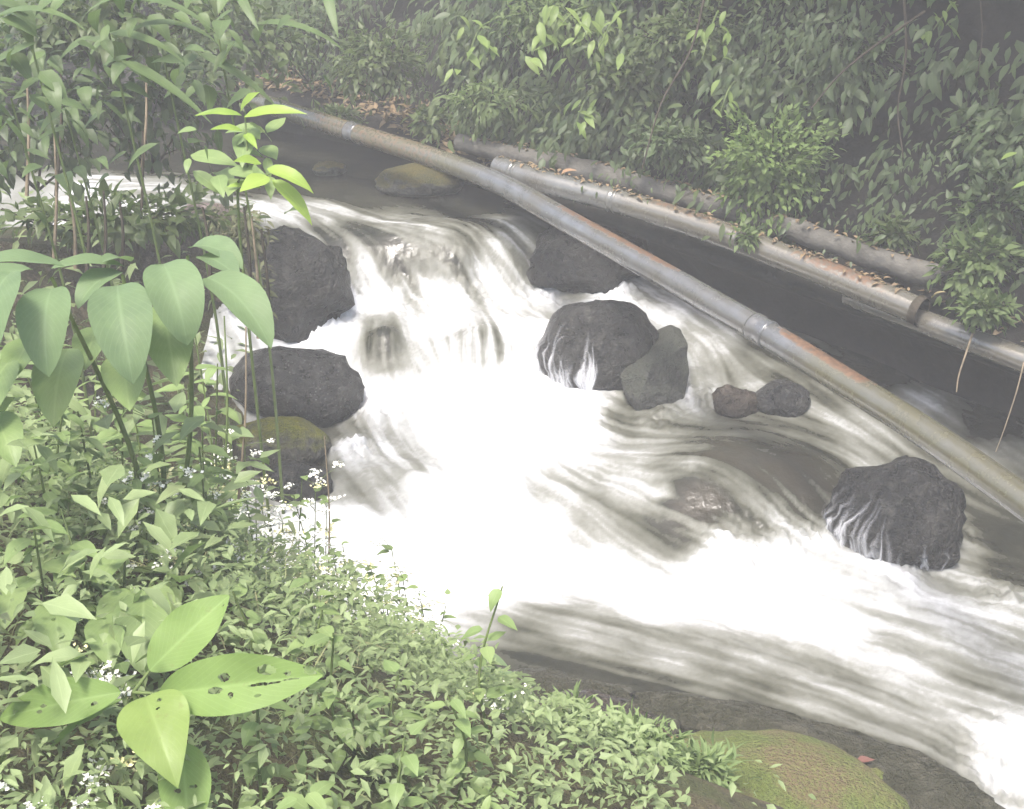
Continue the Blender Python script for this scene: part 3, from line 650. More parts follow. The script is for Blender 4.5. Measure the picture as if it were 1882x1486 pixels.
def collar(px, name, w=.05, extra=.010, mat='pipe', parent=main, P=P1, r=PR1, lip=True):
    pxs = pix(P)[0]; i = int(np.argmin(abs(pxs - px))); c = P[i]; t = P[i + 1] - P[i - 1]; t /= np.linalg.norm(t)
    prof = [(-w, 0), (-w, extra * .9), (-w * .8, extra), (-w * .35, extra * .8), (-w * .2, extra * .45), (w * .2, extra * .45), (w * .35, extra * .8), (w * .8, extra), (w, extra * .9), (w, 0)]
    pts = np.array([c + t * a for a, _ in prof]) ; rad = np.array([r + b - .002 for _, b in prof])
    pts += t * np.linspace(0, 1e-4, len(pts))[:, None]
    n = len(pts) * sides
    return tube(name, pts, rad, M[mat], parent, sides, {'rust': np.full(n, .05), 'tan': np.full(n, .1)})
collar(1402, 'coupling', .055, .007); collar(655, 'joint_ring', .045, .005)
tag(main, 'long rust streaked steel pipe slanting across above the whole stream', 'pipe')

P2 = pipe_points([(915,306,1.38),(1000,334,1.345),(1130,368,1.30),(1300,420,1.23),(1500,495,1.14),(1695,574,1.05)])
P4 = pipe_points([(1560,540,1.02),(1700,592,.985),(1882,662,.93),(2150,775,.83)])
px2 = pix(P2)[0]; s2 = ang[None]
second = empty('second_pipe', P2[0])
rust2 = band(px2, 1450, 1640, 60)[:, None] * smooth(.2, .8, s2) * .62 + band(px2, 1180, 1330, 30)[:, None] * smooth(.5, .9, s2) * .5
tan2 = np.clip(band(px2, 1150, 1850, 40), 0, 1)[:, None] * np.ones(sides)[None]
tube('pipe_body', P2, .070, M['pipe_dull'], second, sides, {'rust': rust2.ravel(), 'tan': tan2.ravel()})
for q in (950, 1135): collar(q, 'joint_ring', .022, .006, 'pipe_dull', second, P2, .070)
tube('pipe_mouth', [P2[-1] - (P2[-1] - P2[-3]) * 1.5, P2[-1] - (P2[-1] - P2[-3]) * .02], .064, M['bank_soil'], second, 20)
tube('torn_rim', [P2[-2], P2[-1]], [.074, .076], M['darkstem'], second, 16)
lower = empty('lower_pipe', P4[0]); n4 = len(P4) * sides
tube('pipe_body', P4, .060, M['pipe_dull'], lower, sides, {'rust': np.full(n4, .1), 'tan': np.full(n4, .3)}); tag(lower, 'grey pipe running out of the right margin below the broken pipe end', 'pipe')
tag(second, 'shorter dull grey pipe with a broken end lying on the far bank ledge', 'pipe')

P3 = pipe_points([(840,262,1.44),(980,292,1.41),(1150,332,1.36),(1300,375,1.31),(1480,430,1.24),(1620,478,1.18),(1775,528,1.11)], 10)
P3 += .016 * np.array([[mnoise.noise(Vector(p) * 5 + Vector((k, 0, 0))) for k in (0, 9, 18)] for p in P3])
logg = empty('log', P3[0]); tube('trunk', P3, (.060 + .016 * np.array([mnoise.noise(Vector(p) * 4) for p in P3])), M['log'], logg, 14)
tag(logg, 'weathered grey log lying behind the second pipe on the ledge', 'log')
def stick(label, pts, r, mat, name='root', cat='root', group=None):
    P = catmull(pts, 6); e = empty(name, P[0]); tube('strand', P, np.linspace(r, r * .5, len(P)), M[mat], e, 5); tag(e, label, cat, group); return e
stick('thin root hanging from the second pipe towards the dark water', [at_d(1790, 605, 6.35), at_d(1775, 650, 6.3), at_d(1762, 690, 6.3), at_d(1758, 720, 6.3)], .006, 'dry')
stick('thin taut strand hanging below the right end of the second pipe', [at_d(1882, 665, 6.15), at_d(1868, 720, 6.1), at_d(1845, 790, 6.1), at_d(1830, 830, 6.1)], .004, 'dry')

# ---------------------------------------------------------------- fallen leaves on the ledge
fall_t = [leaf_template('ovate', 4, d, f) for d, f in ((.9, .5), (-.5, .3), (.3, -.3))]
foot_px = [i for i in range(len(FT)) if -2.2 < FT[i][0] < 3.4]; foot_px += [i for i in foot_px if FT[i][0] < .6] * 3
groups = []
for t in fall_t:
    n = 520; I = rng.choice(foot_px, n); s = rng.uniform(.10, .56, n); P = np.array([bank_point(i, a, 0) for i, a in zip(I, s)])
    P[:, 2] += np.interp(s, PRU[:, 0], PRU[:, 1]) + rng.uniform(.0, .05, n)
    D = np.c_[rng.normal(0, 1, (n, 2)), rng.normal(0, .35, n)]; U = np.c_[rng.normal(0, .3, (n, 2)), np.ones(n)]
    groups.append((t, P, D, U, rng.uniform(.03, .085, n)))
for PL, rr_ in ((P2, .070), (P3, .06)):
    n = 170; I = rng.integers(2, len(PL) - 2, n); P = PL[I] + np.c_[rng.normal(0, .02, n), rng.normal(0, .02, n), np.full(n, rr_ + .004)]
    groups.append((fall_t[0], P, np.c_[rng.normal(0, 1, (n, 2)), rng.normal(0, .3, n)], np.tile([0, 0, 1.], (n, 1)), rng.uniform(.02, .055, n)))
o = leaf_mass('leaf_litter', groups, M['fallen']); tag(o, 'brown dead leaf litter strewn along the ledge behind the pipes', 'leaf litter', kind='stuff')
fm = [tpl_mesh('fallen_leaf', leaf_template('ovate', 5, d, f), M['fallen_one']) for d, f in ((.8, .4), (-.4, .3))]
def fallen(label, px, py, z=None, d=None, L=.09, mesh=0, dr=(1, .3, 0), col=None):
    p = at_d(px, py, d) if d else at_z(px, py, z)
    ob = bpy.data.objects.new('fallen_leaf', fm[mesh]); S.collection.objects.link(ob)
    A = frames(np.array([dr], float), np.array([[.1, -.2, 1.]]))[0]
    ob.matrix_basis = Matrix.Translation(p) @ Matrix(A.tolist()).to_4x4() @ Matrix.Scale(L, 4)
    if col: ob.data = ob.data.copy(); ob.data.materials[0] = M[col]
    return tag(ob, label, 'leaf')
fallen('orange yellow fallen leaf resting on the second pipe', 1030, 322, z=1.51, L=.1, dr=(.6, -.2, .5))
fallen('pinkish red fallen leaf on the wet stones right of the mossy boulder', 1575, 1395, d=4.40, L=.058, mesh=1, dr=(1, -.25, 0), col='red_leaf')
fallen('tan fallen leaf beside the grass tuft above the mossy boulder', 1225, 1362, d=4.42, L=.06, mesh=1, dr=(1, .1, 0))
fallen('pale curled leaf standing on the crown of the mossy boulder', 1452, 1392, d=4.3, L=.035, dr=(-.2, .1, 1))
fallen('dry orange leaf caught on the clamp of the second pipe', 1712, 548, z=1.24, L=.08, dr=(.3, -.3, .6))

# ---------------------------------------------------------------- far bank vegetation
bt = [leaf_template('lance', 4, d, .25, width=w) for d, w in ((.5, .30), (1.0, .34), (.2, .40))]
def bank_leaves(n, s0, s1, h0, h1, x0, x1, L0, L1, out=.18, clump=None, thin=None):
    """hanging leaves spread over the slope between heights h0..h1 above the ledge"""
    C = [i for i in range(len(FT)) if x0 < FT[i][0] < x1]
    w = np.gradient(FS)[C]; w /= w.sum()
    I = rng.choice(C, n, p=w); h = rng.uniform(h0, h1, n)
    s = np.interp(h, PRU[:, 1], PRU[:, 0]); P = np.zeros((n, 3))
    P[:, :2] = FT[I] + NN[I] * s[:, None]; P[:, 2] = ledge_z(FS[I]) + h
    along = FS[I] + rng.normal(0, .05, n)
    P[:, :2] += TT[I] * rng.normal(0, .06, (n, 1))
    cl = fbm(along * 3.2, h * 3.4, 3, 41) - .47
    P[:, :2] -= NN[I] * (np.abs(rng.normal(0, out, n)) + .05 + np.maximum(cl, 0) * 1.3)[:, None]
    keepm = cl + rng.normal(0, .06, n) > -.05
    if thin is not None: keepm &= rng.random(n) < thin(FT[I, 0], h)
    D = np.c_[-NN[I] * rng.uniform(.1, .9, (n, 1)) + TT[I] * rng.normal(.15, .55, (n, 1)), rng.normal(-.75, .35, n)]
    U = np.c_[-NN[I] * .8 + rng.normal(0, .35, (n, 2)), np.full(n, .8)]
    pt = fbm(along * 1.9 + 7, h * 2.1, 2, 77) - .37; L = rng.uniform(L0, L1, n) * np.clip(.95 + 2.6 * pt, .4, 1.15)
    return [a[keepm] for a in (P, D, U, L)]
def dens(x, h): return np.where(x > 1.5, .38 + .25 * (h < .7), 1.0) * np.where((x > .9) & (h < .35), .5, 1)
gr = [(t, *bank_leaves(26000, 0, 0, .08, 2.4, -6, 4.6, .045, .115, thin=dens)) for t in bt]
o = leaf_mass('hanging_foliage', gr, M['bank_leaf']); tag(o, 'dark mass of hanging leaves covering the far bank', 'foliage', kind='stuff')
gr = [(t, *bank_leaves(6000, 0, 0, .1, 2.0, -5, 1.3, .04, .10, .25)) for t in bt[:2]]
o = leaf_mass('creeper_foliage', gr, M['olive_leaf']); tag(o, 'olive green creeper leaves on the upstream bank behind the pipe', 'foliage', kind='stuff')

def shrub(name, label, c, rad, n, L, mat, tpls, cat='shrub', group=None, stems=5, droop=-.2, base=None):
    base = np.array(base if base is not None else c - np.array([0, -.05, rad[2] * .9])); e = empty(name, base)
    th = rng.normal(0, 1, (n, 3)); th /= np.linalg.norm(th, axis=1, keepdims=True)
    r = rng.uniform(.35, 1, n) ** .5 * (.66 + .85 * np.array([mnoise.noise(Vector(t * 1.9) + Vector(c) * 1.7) for t in th])) * rng.uniform(.8, 1.15, n)
    P = c + th * r[:, None] * np.array(rad)
    D = th + rng.normal(0, .5, (n, 3)); D[:, 2] += droop; U = np.c_[th[:, :2] * .5 + rng.normal(0, .3, (n, 2)), np.ones(n)]
    k = np.array_split(np.arange(n), len(tpls))
    leaf_mass('foliage', [(t, P[i], D[i], U[i], rng.uniform(L * .65, L * 1.25, len(i))) for t, i in zip(tpls, k)], mat, e, base)
    for q in range(stems):
        tip = c + th[q] * np.array(rad) * .7
        tube('stem', catmull([base, (base + tip) / 2 + rng.normal(0, .03, 3), tip], 4), np.linspace(.008, .003, 9), M['darkstem'], e, 5)
    return tag(e, label, cat, group)
st = [leaf_template('ovate', 4, .5, .3), leaf_template('ovate', 4, -.1, .3)]
shrub('bushy_shrub', 'rounded light green bush standing out against the dark far bank', at_d(1415, 300, 7.2), (.40, .26, .36), 2300, .045, M['bush_leaf'], st)
shrub('creeping_shrub', 'dull green leafy clump growing over the right end of the log', at_d(1800, 480, 6.55), (.26, .18, .22), 700, .06, M['shrub_leaf'], st)
shrub('creeping_shrub', 'low green plant spilling over the second pipe near its clamp', at_d(1810, 570, 6.3), (.16, .10, .10), 420, .05, M['shrub_leaf'], st)
shrub('creeping_shrub', 'small yellow green tuft hanging over the second pipe in midspan', at_d(1370, 436, 7.05), (.08, .06, .07), 160, .04, M['shrub_leaf'], st, stems=2)
shrub('creeping_shrub', 'green broad leaved clump between the log and the dark hollow', at_d(1640, 430, 6.95), (.16, .10, .08), 160, .075, M['olive_leaf'], st, stems=3)
shrub('creeping_shrub', 'pale green tuft growing at the foot of the bank by the leaf litter', at_d(790, 222, 8.7), (.16, .1, .10), 200, .07, M['olive_leaf'], st, stems=3)
shrub('creeping_shrub', 'moss green mound beside the upstream end of the pipe', at_d(620, 215, 9.2), (.22, .14, .10), 300, .06, M['olive_leaf'], st, stems=3)
shrub('creeping_shrub', 'grey green bushes filling the right margin of the far bank', at_d(1830, 380, 6.7), (.26, .2, .24), 380, .07, M['bank_leaf'], st, stems=4)

for q, (a, b, d, rad, n, L, m, lb) in enumerate([(700, 110, 8.7, (.42, .3, .3), 900, .06, 'olive_leaf', 'olive leafy bush leaning out of the bank above the litter'), (900, 190, 8.2, (.35, .25, .16), 600, .07, 'shrub_leaf', 'drooping bush hanging just above the leaf litter'), (1150, 150, 7.9, (.38, .25, .26), 800, .075, 'olive_leaf', 'broad leaved bush in the middle of the far bank'), (1010, 40, 7.9, (.45, .3, .25), 900, .065, 'shrub_leaf', 'lighter bush at the top middle of the bank'), (1260, 60, 7.6, (.4, .3, .28), 900, .05, 'olive_leaf', 'small leaved bush at the top right of the middle'), (1560, 120, 7.4, (.4, .25, .3), 700, .06, 'bank_leaf', 'dim bush above the dark hollow'), (1240, 260, 7.5, (.3, .2, .16), 500, .06, 'bank_leaf', 'dark bush beside the rounded light bush'), (560, 60, 9.4, (.45, .3, .4), 800, .06, 'bank_leaf', 'dark bush over the upstream end of the pipe'), (1830, 250, 6.9, (.3, .25, .25), 500, .06, 'bank_leaf', 'dim bush by the right margin above the clump on the log')]):
    shrub('bank_bush', lb, at_d(a, b, d), rad, n, L, M[m], bt[:2] if q % 2 else st, 'bush', None, 7, -.45)

bright_t = [tpl_mesh('bright_leaf', leaf_template('lance', 6, d, .3, width=.34), M['sprig_leaf']) for d in (.5, 1.0, .1)]
def sprig(name, label, px, py, d, n, spread, L, meshes, cat='sprig', group=None, stem_to=None, hang=.6, matn='stem', seed=0):
    rr = np.random.default_rng(seed + int(px)); top = at_d(px, py, d)
    base = at_d(*stem_to, d + .12) if stem_to else top + np.array([.1, .25, .25]); e = empty(name, base)
    P = catmull([base, (base + top) / 2 + np.array([0, -.05, .06]), top], 6)
    tube('stem', P, np.linspace(.007, .003, len(P)), M[matn], e, 5)
    for k in range(n):
        t = .35 + .65 * (k + .5) / n; p = P[min(len(P) - 1, int(t * len(P)))] + rr.normal(0, spread * .35, 3) * np.array([1, .6, .8])
        a = rr.uniform(0, 6.28); dr = np.array([math.cos(a), -abs(math.sin(a)) * .8, rr.normal(-hang, .35)])
        leaf_obj(meshes[k % len(meshes)], e, p, dr, (rr.normal(0, .3), -.3, 1), L * rr.uniform(.7, 1.2))
    return tag(e, label, cat, group)
sprig('leafy_sprig', 'bright yellow green sprig lit against the far bank above the pipe', 860, 105, 7.6, 13, .20, .12, bright_t, stem_to=(900, 40))
sprig('leafy_sprig', 'larger light green spray of leaves at the top middle of the far bank', 1010, 75, 7.4, 20, .28, .13, bright_t, stem_to=(1090, 10))
sprig('leafy_sprig', 'green leafy spray hanging beside the larger light spray near the top', 1100, 90, 7.3, 14, .22, .11, bright_t, stem_to=(1150, 20))
sprig('leafy_sprig', 'pale green sprig of drooping leaves over the log in the middle', 1055, 235, 7.6, 9, .16, .12, bright_t, stem_to=(1090, 170))
sprig('leafy_sprig', 'dim green sprig near the top right beside the hanging vines', 1715, 55, 7.0, 9, .14, .10, bright_t, stem_to=(1760, 10))
sprig('leafy_sprig', 'bright green leaves poking in from the right margin above the log', 1880, 290, 5.9, 9, .14, .10, bright_t, stem_to=(1960, 250))
sprig('leafy_sprig', 'bright leaves at the right margin below the other bright sprig', 1885, 362, 5.9, 5, .09, .09, bright_t, stem_to=(1960, 330))
sprig('leafy_sprig', 'light green leaf cluster hanging at the top right of centre', 1290, 110, 7.2, 12, .2, .09, bright_t, stem_to=(1320, 20))
sprig('leafy_sprig', 'small yellowish sprig in the foliage left of the bushy shrub', 1320, 215, 7.2, 7, .13, .09, bright_t, stem_to=(1350, 150))
for k, (pts, lb) in enumerate([([(1300, -30), (1270, 90), (1215, 190), (1180, 310)], 'bare brown vine slanting down the bank left of the bushy shrub'),
                               ([(1660, -30), (1665, 100), (1650, 200), (1660, 290)], 'thin dark vine hanging straight down the dark hollow'),
                               ([(1800, -20), (1805, 60), (1798, 130)], 'short vine hanging in the top right corner'),
                               ([(1700, 20), (1600, 90), (1540, 140), (1490, 200)], 'twig arching across the dark top right of the bank')]):
    stick(lb, [at_d(a, b, 6.9 - .1 * k) for a, b in pts], .008 if k != 2 else .005, 'darkstem', 'vine', 'vine')

# unseen trees added high on the far bank so their crowns shade it
def shade_tree(label, i, s0, h0, H, rad, n, lean):
    b = bank_point(i, s0, h0 - .2); e = empty('shade_tree', b); top = b + np.array([lean[0], lean[1], H])
    P = catmull([b, b * .6 + top * .4 + np.array([.1, .1, .1]), top], 8); tube('trunk', P, np.linspace(.16, .07, len(P)), M['darkstem'], e, 9)
    for q in range(5):
        a = rng.uniform(0, 6.28); tip = top + np.array([math.cos(a) * rad[0] * .7, math.sin(a) * rad[1] * .7, rng.uniform(-.1, .6)])
        st0 = P[-2 - q]; tube('limb', catmull([st0, (st0 + tip) / 2 + np.array([0, 0, .15]), tip], 4), np.linspace(.05, .015, 9), M['darkstem'], e, 6)
    th = rng.normal(0, 1, (n, 3)); th /= np.linalg.norm(th, axis=1, keepdims=True); P = top + np.array([0, 0, .2]) + th * (rng.random((n, 1)) ** .33) * np.array(rad)
    a = rng.uniform(0, 6.28, n); D = np.c_[np.cos(a), np.sin(a), rng.normal(-.4, .3, n)]; U = np.c_[rng.normal(0, .3, (n, 2)), np.ones(n)]
    leaf_mass('crown', [(bt[1], P, D, U, rng.uniform(.16, .30, n))], M['olive_leaf'], e, b)
    tag(e, label, 'shade_tree')
def fi(x): return int(np.argmin(abs(FT[:, 0] - x)))
shade_tree('unseen tree added high on the bank above the bushy shrub', fi(1.6), 1.8, 3.1, 2.3, (1.8, 1.9, .7), 3600, (-.5, -1.5))
shade_tree('unseen tree added above the right margin of the far bank', fi(3.4), 1.8, 3.1, 2.2, (1.9, 2.0, .7), 4200, (-.8, -1.5))
shade_tree('unseen tree added on the bank above the leaf litter', fi(-.9), 1.8, 3.1, 2.3, (1.6, 1.5, .6), 1800, (-.1, -1.0))
shade_tree('unseen tree added over the upstream pool at the far left', fi(-3.6), 1.8, 3.1, 2.3, (2.0, 1.6, .6), 2200, (.3, -1.2))

# ---------------------------------------------------------------- near bank vegetation
def canopy_plant(name, label, x, y, h, nl, L, meshes, cat='weed', group=None, lean=(0, 0), seed=0, nodes=None, stem='stem', top_only=False, r=.005, hang=.25):
    """upright weed with leaf pairs along its stem"""
    rr = np.random.default_rng(seed); b = np.array([x, y, gz(x, y) - .02]); e = empty(name, b)
    top = b + np.array([lean[0], lean[1], h]); P = catmull([b, (b + top) / 2 + np.array([*rr.normal(0, .03, 2), .02]), top], 6)
    tube('stem', P, np.linspace(r, r * .5, len(P)), M[stem], e, 5)
    a0 = rr.uniform(0, 6.28)
    for k in range(nl):
        t = (.35 + .65 * k / max(1, nl - 1)) if not top_only else (.7 + .3 * k / max(1, nl - 1))
        p = P[min(len(P) - 1, int(t * (len(P) - 1)))]; a = a0 + k * 2.2 + rr.normal(0, .3)
        el = rr.normal(-hang + .5 * t * .6, .25)
        leaf_obj(meshes[k % len(meshes)], e, p + np.array([math.cos(a), math.sin(a), 0]) * .015, (math.cos(a), math.sin(a), el), (0, 0, 1), L * rr.uniform(.7, 1.2) * (1.12 - .35 * t))
    return tag(e, label, cat, group)
weed_t = [tpl_mesh('weed_leaf', leaf_template('ovate', 9, d, .16, .05, 2, width=w), M['weed_leaf']) for d, w in ((.5, .5), (.9, .55), (.2, .6))]
lance_t = [tpl_mesh('lance_leaf', leaf_template('lance', 8, d, .16, .04, 2, width=.3), M['weed_leaf']) for d in (.5, .9, .2)]

# undergrowth mass
def scatter(n, box, fn=None, margin=.04):
    o = []
    while len(o) < n:
        X = rng.uniform(box[0], box[1], 4000); Y = rng.uniform(box[2], box[3], 4000)
        sd, _ = edge_sd(X, Y); k = sd > margin
        if fn is not None: k &= rng.random(len(X)) < fn(X, Y, sd)
        o.extend(np.c_[X, Y][k].tolist())
    return np.array(o[:n])
def undergrowth(name, label, n, box, hmax, L0, L1, mat, tpls, fn=None, seed=0):
    xy = scatter(n, box, fn); zz = ground_z(xy[:, 0], xy[:, 1]); sd, _ = edge_sd(xy[:, 0], xy[:, 1])
    hm = hmax(xy[:, 0], xy[:, 1], sd) * (.55 + .9 * fbm(xy[:, 0] * 3, xy[:, 1] * 3, 3, 51 + seed)); h = hm * rng.uniform(.05, 1, n) ** .8
    P = np.c_[xy, zz + h]; a = rng.uniform(0, 6.28, n); D = np.c_[np.cos(a), np.sin(a), rng.normal(-.1, .4, n)]
    U = np.c_[rng.normal(0, .25, (n, 2)), np.ones(n)]; L = rng.uniform(L0, L1, n); k = np.array_split(rng.permutation(n), len(tpls))
    o = leaf_mass(name, [(t, P[i], D[i], U[i], L[i]) for t, i in zip(tpls, k)], mat)
    return tag(o, label, 'undergrowth', kind='stuff')
small_t = [leaf_template('ovate', 3, d, .3, width=w) for d, w in ((.4, .5), (.8, .42), (.1, .55))]
lanc_s = [leaf_template('lance', 3, d, .3, width=.3) for d in (.4, .8, .1)]
HB = lambda x, y, sd: np.clip(.07 + .31 * smooth(.0, .7, sd), 0, .38) * (1 - .6 * smooth(-.5, .1, x))
mossfree = lambda x, y, sd: np.where(x > -.08 + .25 * (4.6 - y), .03, 1.0) * np.clip((5.4 - y) / 1.0, .15, 1)
undergrowth('undergrowth', 'tangle of small green weeds covering the near bank', 40000, (-3.2, 1.2, 1.6, 6.0), HB, .015, .046, M['fresh_mass'], small_t + lanc_s, mossfree)
undergrowth('undergrowth', 'coarse dark leafy weeds under the tall plants on the left bank', 6500, (-5.5, -.7, 2.0, 8.3), lambda x, y, sd: .20 + .45 * smooth(0, .8, sd), .06, .12, M['fresh_mass'], small_t + lanc_s, lambda x, y, sd: np.where(y > 5.6, .6, 1), 1)

dry_t = [leaf_template('long', 4, d, .2, width=.035) for d in (.3, 1.0, -.4)]
M['dry_grass'] = leaf_mat('dry_grass', [(.10, .075, .04), (.20, .16, .09), (.16, .19, .08)], True, .2, .8)
xy = scatter(1700, (-3.2, -.3, 1.6, 5.6), mossfree); zz = ground_z(xy[:, 0], xy[:, 1]); a = rng.uniform(0, 6.28, len(xy)); hh = rng.uniform(.0, .26, len(xy))
sp3 = np.array_split(rng.permutation(len(xy)), 3); PP = np.c_[xy, zz + hh]; DD = np.c_[np.cos(a), np.sin(a), rng.normal(.25, .45, len(xy))]; UU = np.tile([0, 0, 1.], (len(xy), 1)); LL = rng.uniform(.05, .15, len(xy))
o = leaf_mass('dry_grass', [(t, PP[i], DD[i], UU[i], LL[i]) for t, i in zip(dry_t, sp3)], M['dry_grass'])
tag(o, 'thin dry straw and grass blades tangled through the weeds', 'grass', kind='stuff')

# weeds with separate leaves
spots = [(180,880),(330,920),(90,930),(250,980),(430,930),(480,1010),(330,1060),(560,1120),(150,1060),(640,1210),(760,1290),(540,1290),(620,1380),(730,1430),(470,1400),(860,1420),(560,1460),(900,1210),(700,1120),(820,1340),(60,1090),(240,1120),(420,1160),(660,1300),(380,860),(60,820),(130,790)]
for k, (a, b) in enumerate(spots):
    z = .9
    for _ in range(30):
        p = at_z(a, b, z); z += .35 * (gz(p[0], p[1]) + .26 - z)
    big = b < 1100 and a < 500
    canopy_plant('weed', ('lance leaved' if k % 3 == 0 else 'broad leaved') + ' green weed ' + ('below the drooping foreground plant' if b < 1000 and a < 450 else 'around the insect eaten plant' if a < 450 else 'beside the white flowers at the water edge' if b < 1250 else 'in the dense growth along the bottom edge'), p[0], p[1], .26 + .1 * (k % 3), 9 + k % 5, (.115 if big else .078), weed_t if k % 3 else lance_t, 'weed', 'leafy weeds on the near bank', tuple(rng.normal(0, .04, 2)), k + 5)
for k, (a, b, d, h) in enumerate([(60, 700, 3.7, .55), (160, 720, 3.9, .55), (270, 740, 4.0, .5), (350, 700, 4.3, .55), (390, 640, 4.4, .6), (330, 600, 4.4, .6), (220, 690, 4.2, .6), (120, 620, 4.3, .65), (40, 600, 4.2, .6), (400, 740, 4.2, .4), (300, 660, 4.0, .5), (200, 810, 3.6, .4), (340, 810, 3.9, .4)]):
    p = at_d(a, b, d); g = gz(p[0], p[1])
    canopy_plant('tall_weed', 'taller ' + ('lance leaved' if k % 2 else 'broad leaved') + ' weed filling the gap ' + ('beside the bare dry stalk' if a > 320 else 'under the drooping pale leaves'), p[0], p[1], max(.3, p[2] - g), 16, .11, lance_t if k % 2 else weed_t, 'weed', 'tall weeds under the drooping plant', tuple(rng.normal(0, .05, 2)), k + 300)
sprig('leafy_sprig', 'pale leafy sprig leaning over the water edge above the shoreline stones', 905, 1215, 4.7, 5, .07, .11, [tpl_mesh('pale_leaf', leaf_template('ovate', 8, .4, .25, width=.5), M['pale_leaf'])], stem_to=(880, 1290), hang=.1)

# broad drooping plant in the left foreground: each leaf placed
droop_t = [tpl_mesh('drooping_leaf', leaf_template('ellip', 12, d, .30, .04, 2, width=w), M['pale_leaf']) for d, w in ((1.5, .58), (1.2, .52), (.5, .42), (1.8, .62))]
dark_t = [tpl_mesh('lower_leaf', leaf_template('ellip', 10, d, .25, .03, 2, width=.56), M['weed_leaf']) for d in (.9, .5)]
def placed(parent, mesh, a, tip, d0, d1, up, W=1.0, name='leaf'):
    """leaf from pixel a at depth d0 towards pixel tip at depth d1 (chord)"""
    p = at_d(*a, d0); q = at_d(*tip, d1); v = q - p
    return leaf_obj(mesh, parent, p, v / np.linalg.norm(v), up, float(np.linalg.norm(v)), name, W)
def stemline(parent, pts, r0, r1, mat='stem', name='stem'):
    P = catmull([np.array(p) for p in pts], 6); tube(name, P, np.linspace(r0, r1, len(P)), M[mat], parent, 6)
def groundpt(px, py, d):
    p = at_d(px, py, d); return np.array([p[0], p[1], gz(p[0], p[1]) - .02])
UPc = (0, -.5, 1)
def flop(parent, meshL, root, tip, d, W=1.0, out=.06, name='leaf'):
    """leaf that leaves its stalk level, bends and hangs; root and tip are picture points, drawn with three bends"""
    p = at_d(*root, d + out); q = at_d(*tip, d - out)
    v = q - p; L = float(np.linalg.norm(v)); hor = np.array([v[0], min(v[1], -.05), 0]); hor /= np.linalg.norm(hor)
    dirv = .55 * hor + .45 * v / L; dirv[2] += .25
    return leaf_obj(meshL, parent, p, dirv, (0, -.2, 1), L * 1.2, name, W * .82)
dp = empty('drooping_plant', groundpt(240, 500, 3.5)); g0 = np.array(dp.location)
hub1, hub2, hub3 = at_d(225, 505, 3.4), at_d(345, 470, 3.5), at_d(95, 510, 3.3)
for hb in (hub1, hub2, hub3): stemline(dp, [g0, (g0 + hb) / 2 + np.array([.03, .03, 0]), hb], .009, .005)
for rt, tp, d, m, W in [((215, 525), (235, 690), 3.32, 0, 1), ((300, 485), (335, 610), 3.36, 3, 1), ((95, 530), (85, 675), 3.22, 0, .95), ((380, 510), (475, 625), 3.4, 1, .9),
                        ((20, 500), (-20, 660), 3.1, 0, .9), ((370, 470), (425, 520), 3.55, 2, 1.1), ((350, 455), (420, 440), 3.6, 1, 1.0), ((230, 490), (120, 475), 3.5, 2, 1),
                        ((120, 490), (-30, 470), 3.3, 2, .9), ((225, 500), (150, 540), 3.5, 1, 1.1), ((240, 480), (200, 455), 3.55, 2, 1.2), ((60, 495), (-40, 520), 3.2, 1, 1)]:
    flop(dp, droop_t[m], rt, tp, d, W)
for rt, tp, d, m in [((300, 560), (320, 720), 3.5, 0), ((125, 640), (115, 790), 3.4, 0), ((225, 650), (240, 780), 3.45, 1), ((20, 660), (-10, 800), 3.25, 0), ((60, 620), (40, 720), 3.35, 1), ((180, 600), (170, 700), 3.55, 1), ((-10, 760), (20, 860), 3.2, 0)]:
    flop(dp, dark_t[m], rt, tp, d, 1.0, .04)
tag(dp, 'large foreground plant with broad pale green leaves drooping from its top', 'plant')

# bright sapling standing over the upper pool
sp = empty('sapling', groundpt(450, 330, 4.9)); g0 = np.array(sp.location); D = 4.7
tp_ = at_d(450, 205, D); mid_ = at_d(455, 320, D)
stemline(sp, [g0, at_d(440, 420, D + .1), mid_, tp_], .007, .003)
bl = [tpl_mesh('sapling_leaf', leaf_template('lance', 8, d, .35, .06, width=w), M['bright_leaf']) for d, w in ((.3, .5), (.6, .3), (1.0, .36))]
for rt, tpx, m, W, dd in [((442, 205), (470, 165), 0, 1.0, 0), ((448, 215), (555, 185), 1, .75, -.05), ((445, 212), (358, 195), 1, .7, .0), ((490, 310), (575, 325), 2, .85, -.1), ((500, 330), (580, 390), 2, .7, -.05),
                      ((495, 325), (440, 345), 0, 1.15, -.12), ((480, 300), (432, 290), 0, 1.0, -.1), ((450, 245), (470, 262), 1, 1, 0), ((445, 240), (390, 225), 1, 1, 0), ((480, 345), (420, 330), 1, 1, .05)]:
    placed(sp, bl[m], rt, tpx, D + dd, D + dd - .08, (0, -.6, 1), W)
stemline(sp, [mid_, at_d(495, 320, D - .05)], .004, .003, name='twig')
for k in range(26):
    a = rng.uniform(345, 500), rng.uniform(225, 350); b = (a[0] + rng.normal(0, 38), a[1] + rng.normal(8, 22))
    placed(sp, lance_t[k % 3], a, b, D + rng.uniform(-.05, .2), D + rng.uniform(-.1, .1), (0, -.5, 1), 1.3)
tag(sp, 'sapling with bright yellow green leaves rising over the upper pool', 'sapling')

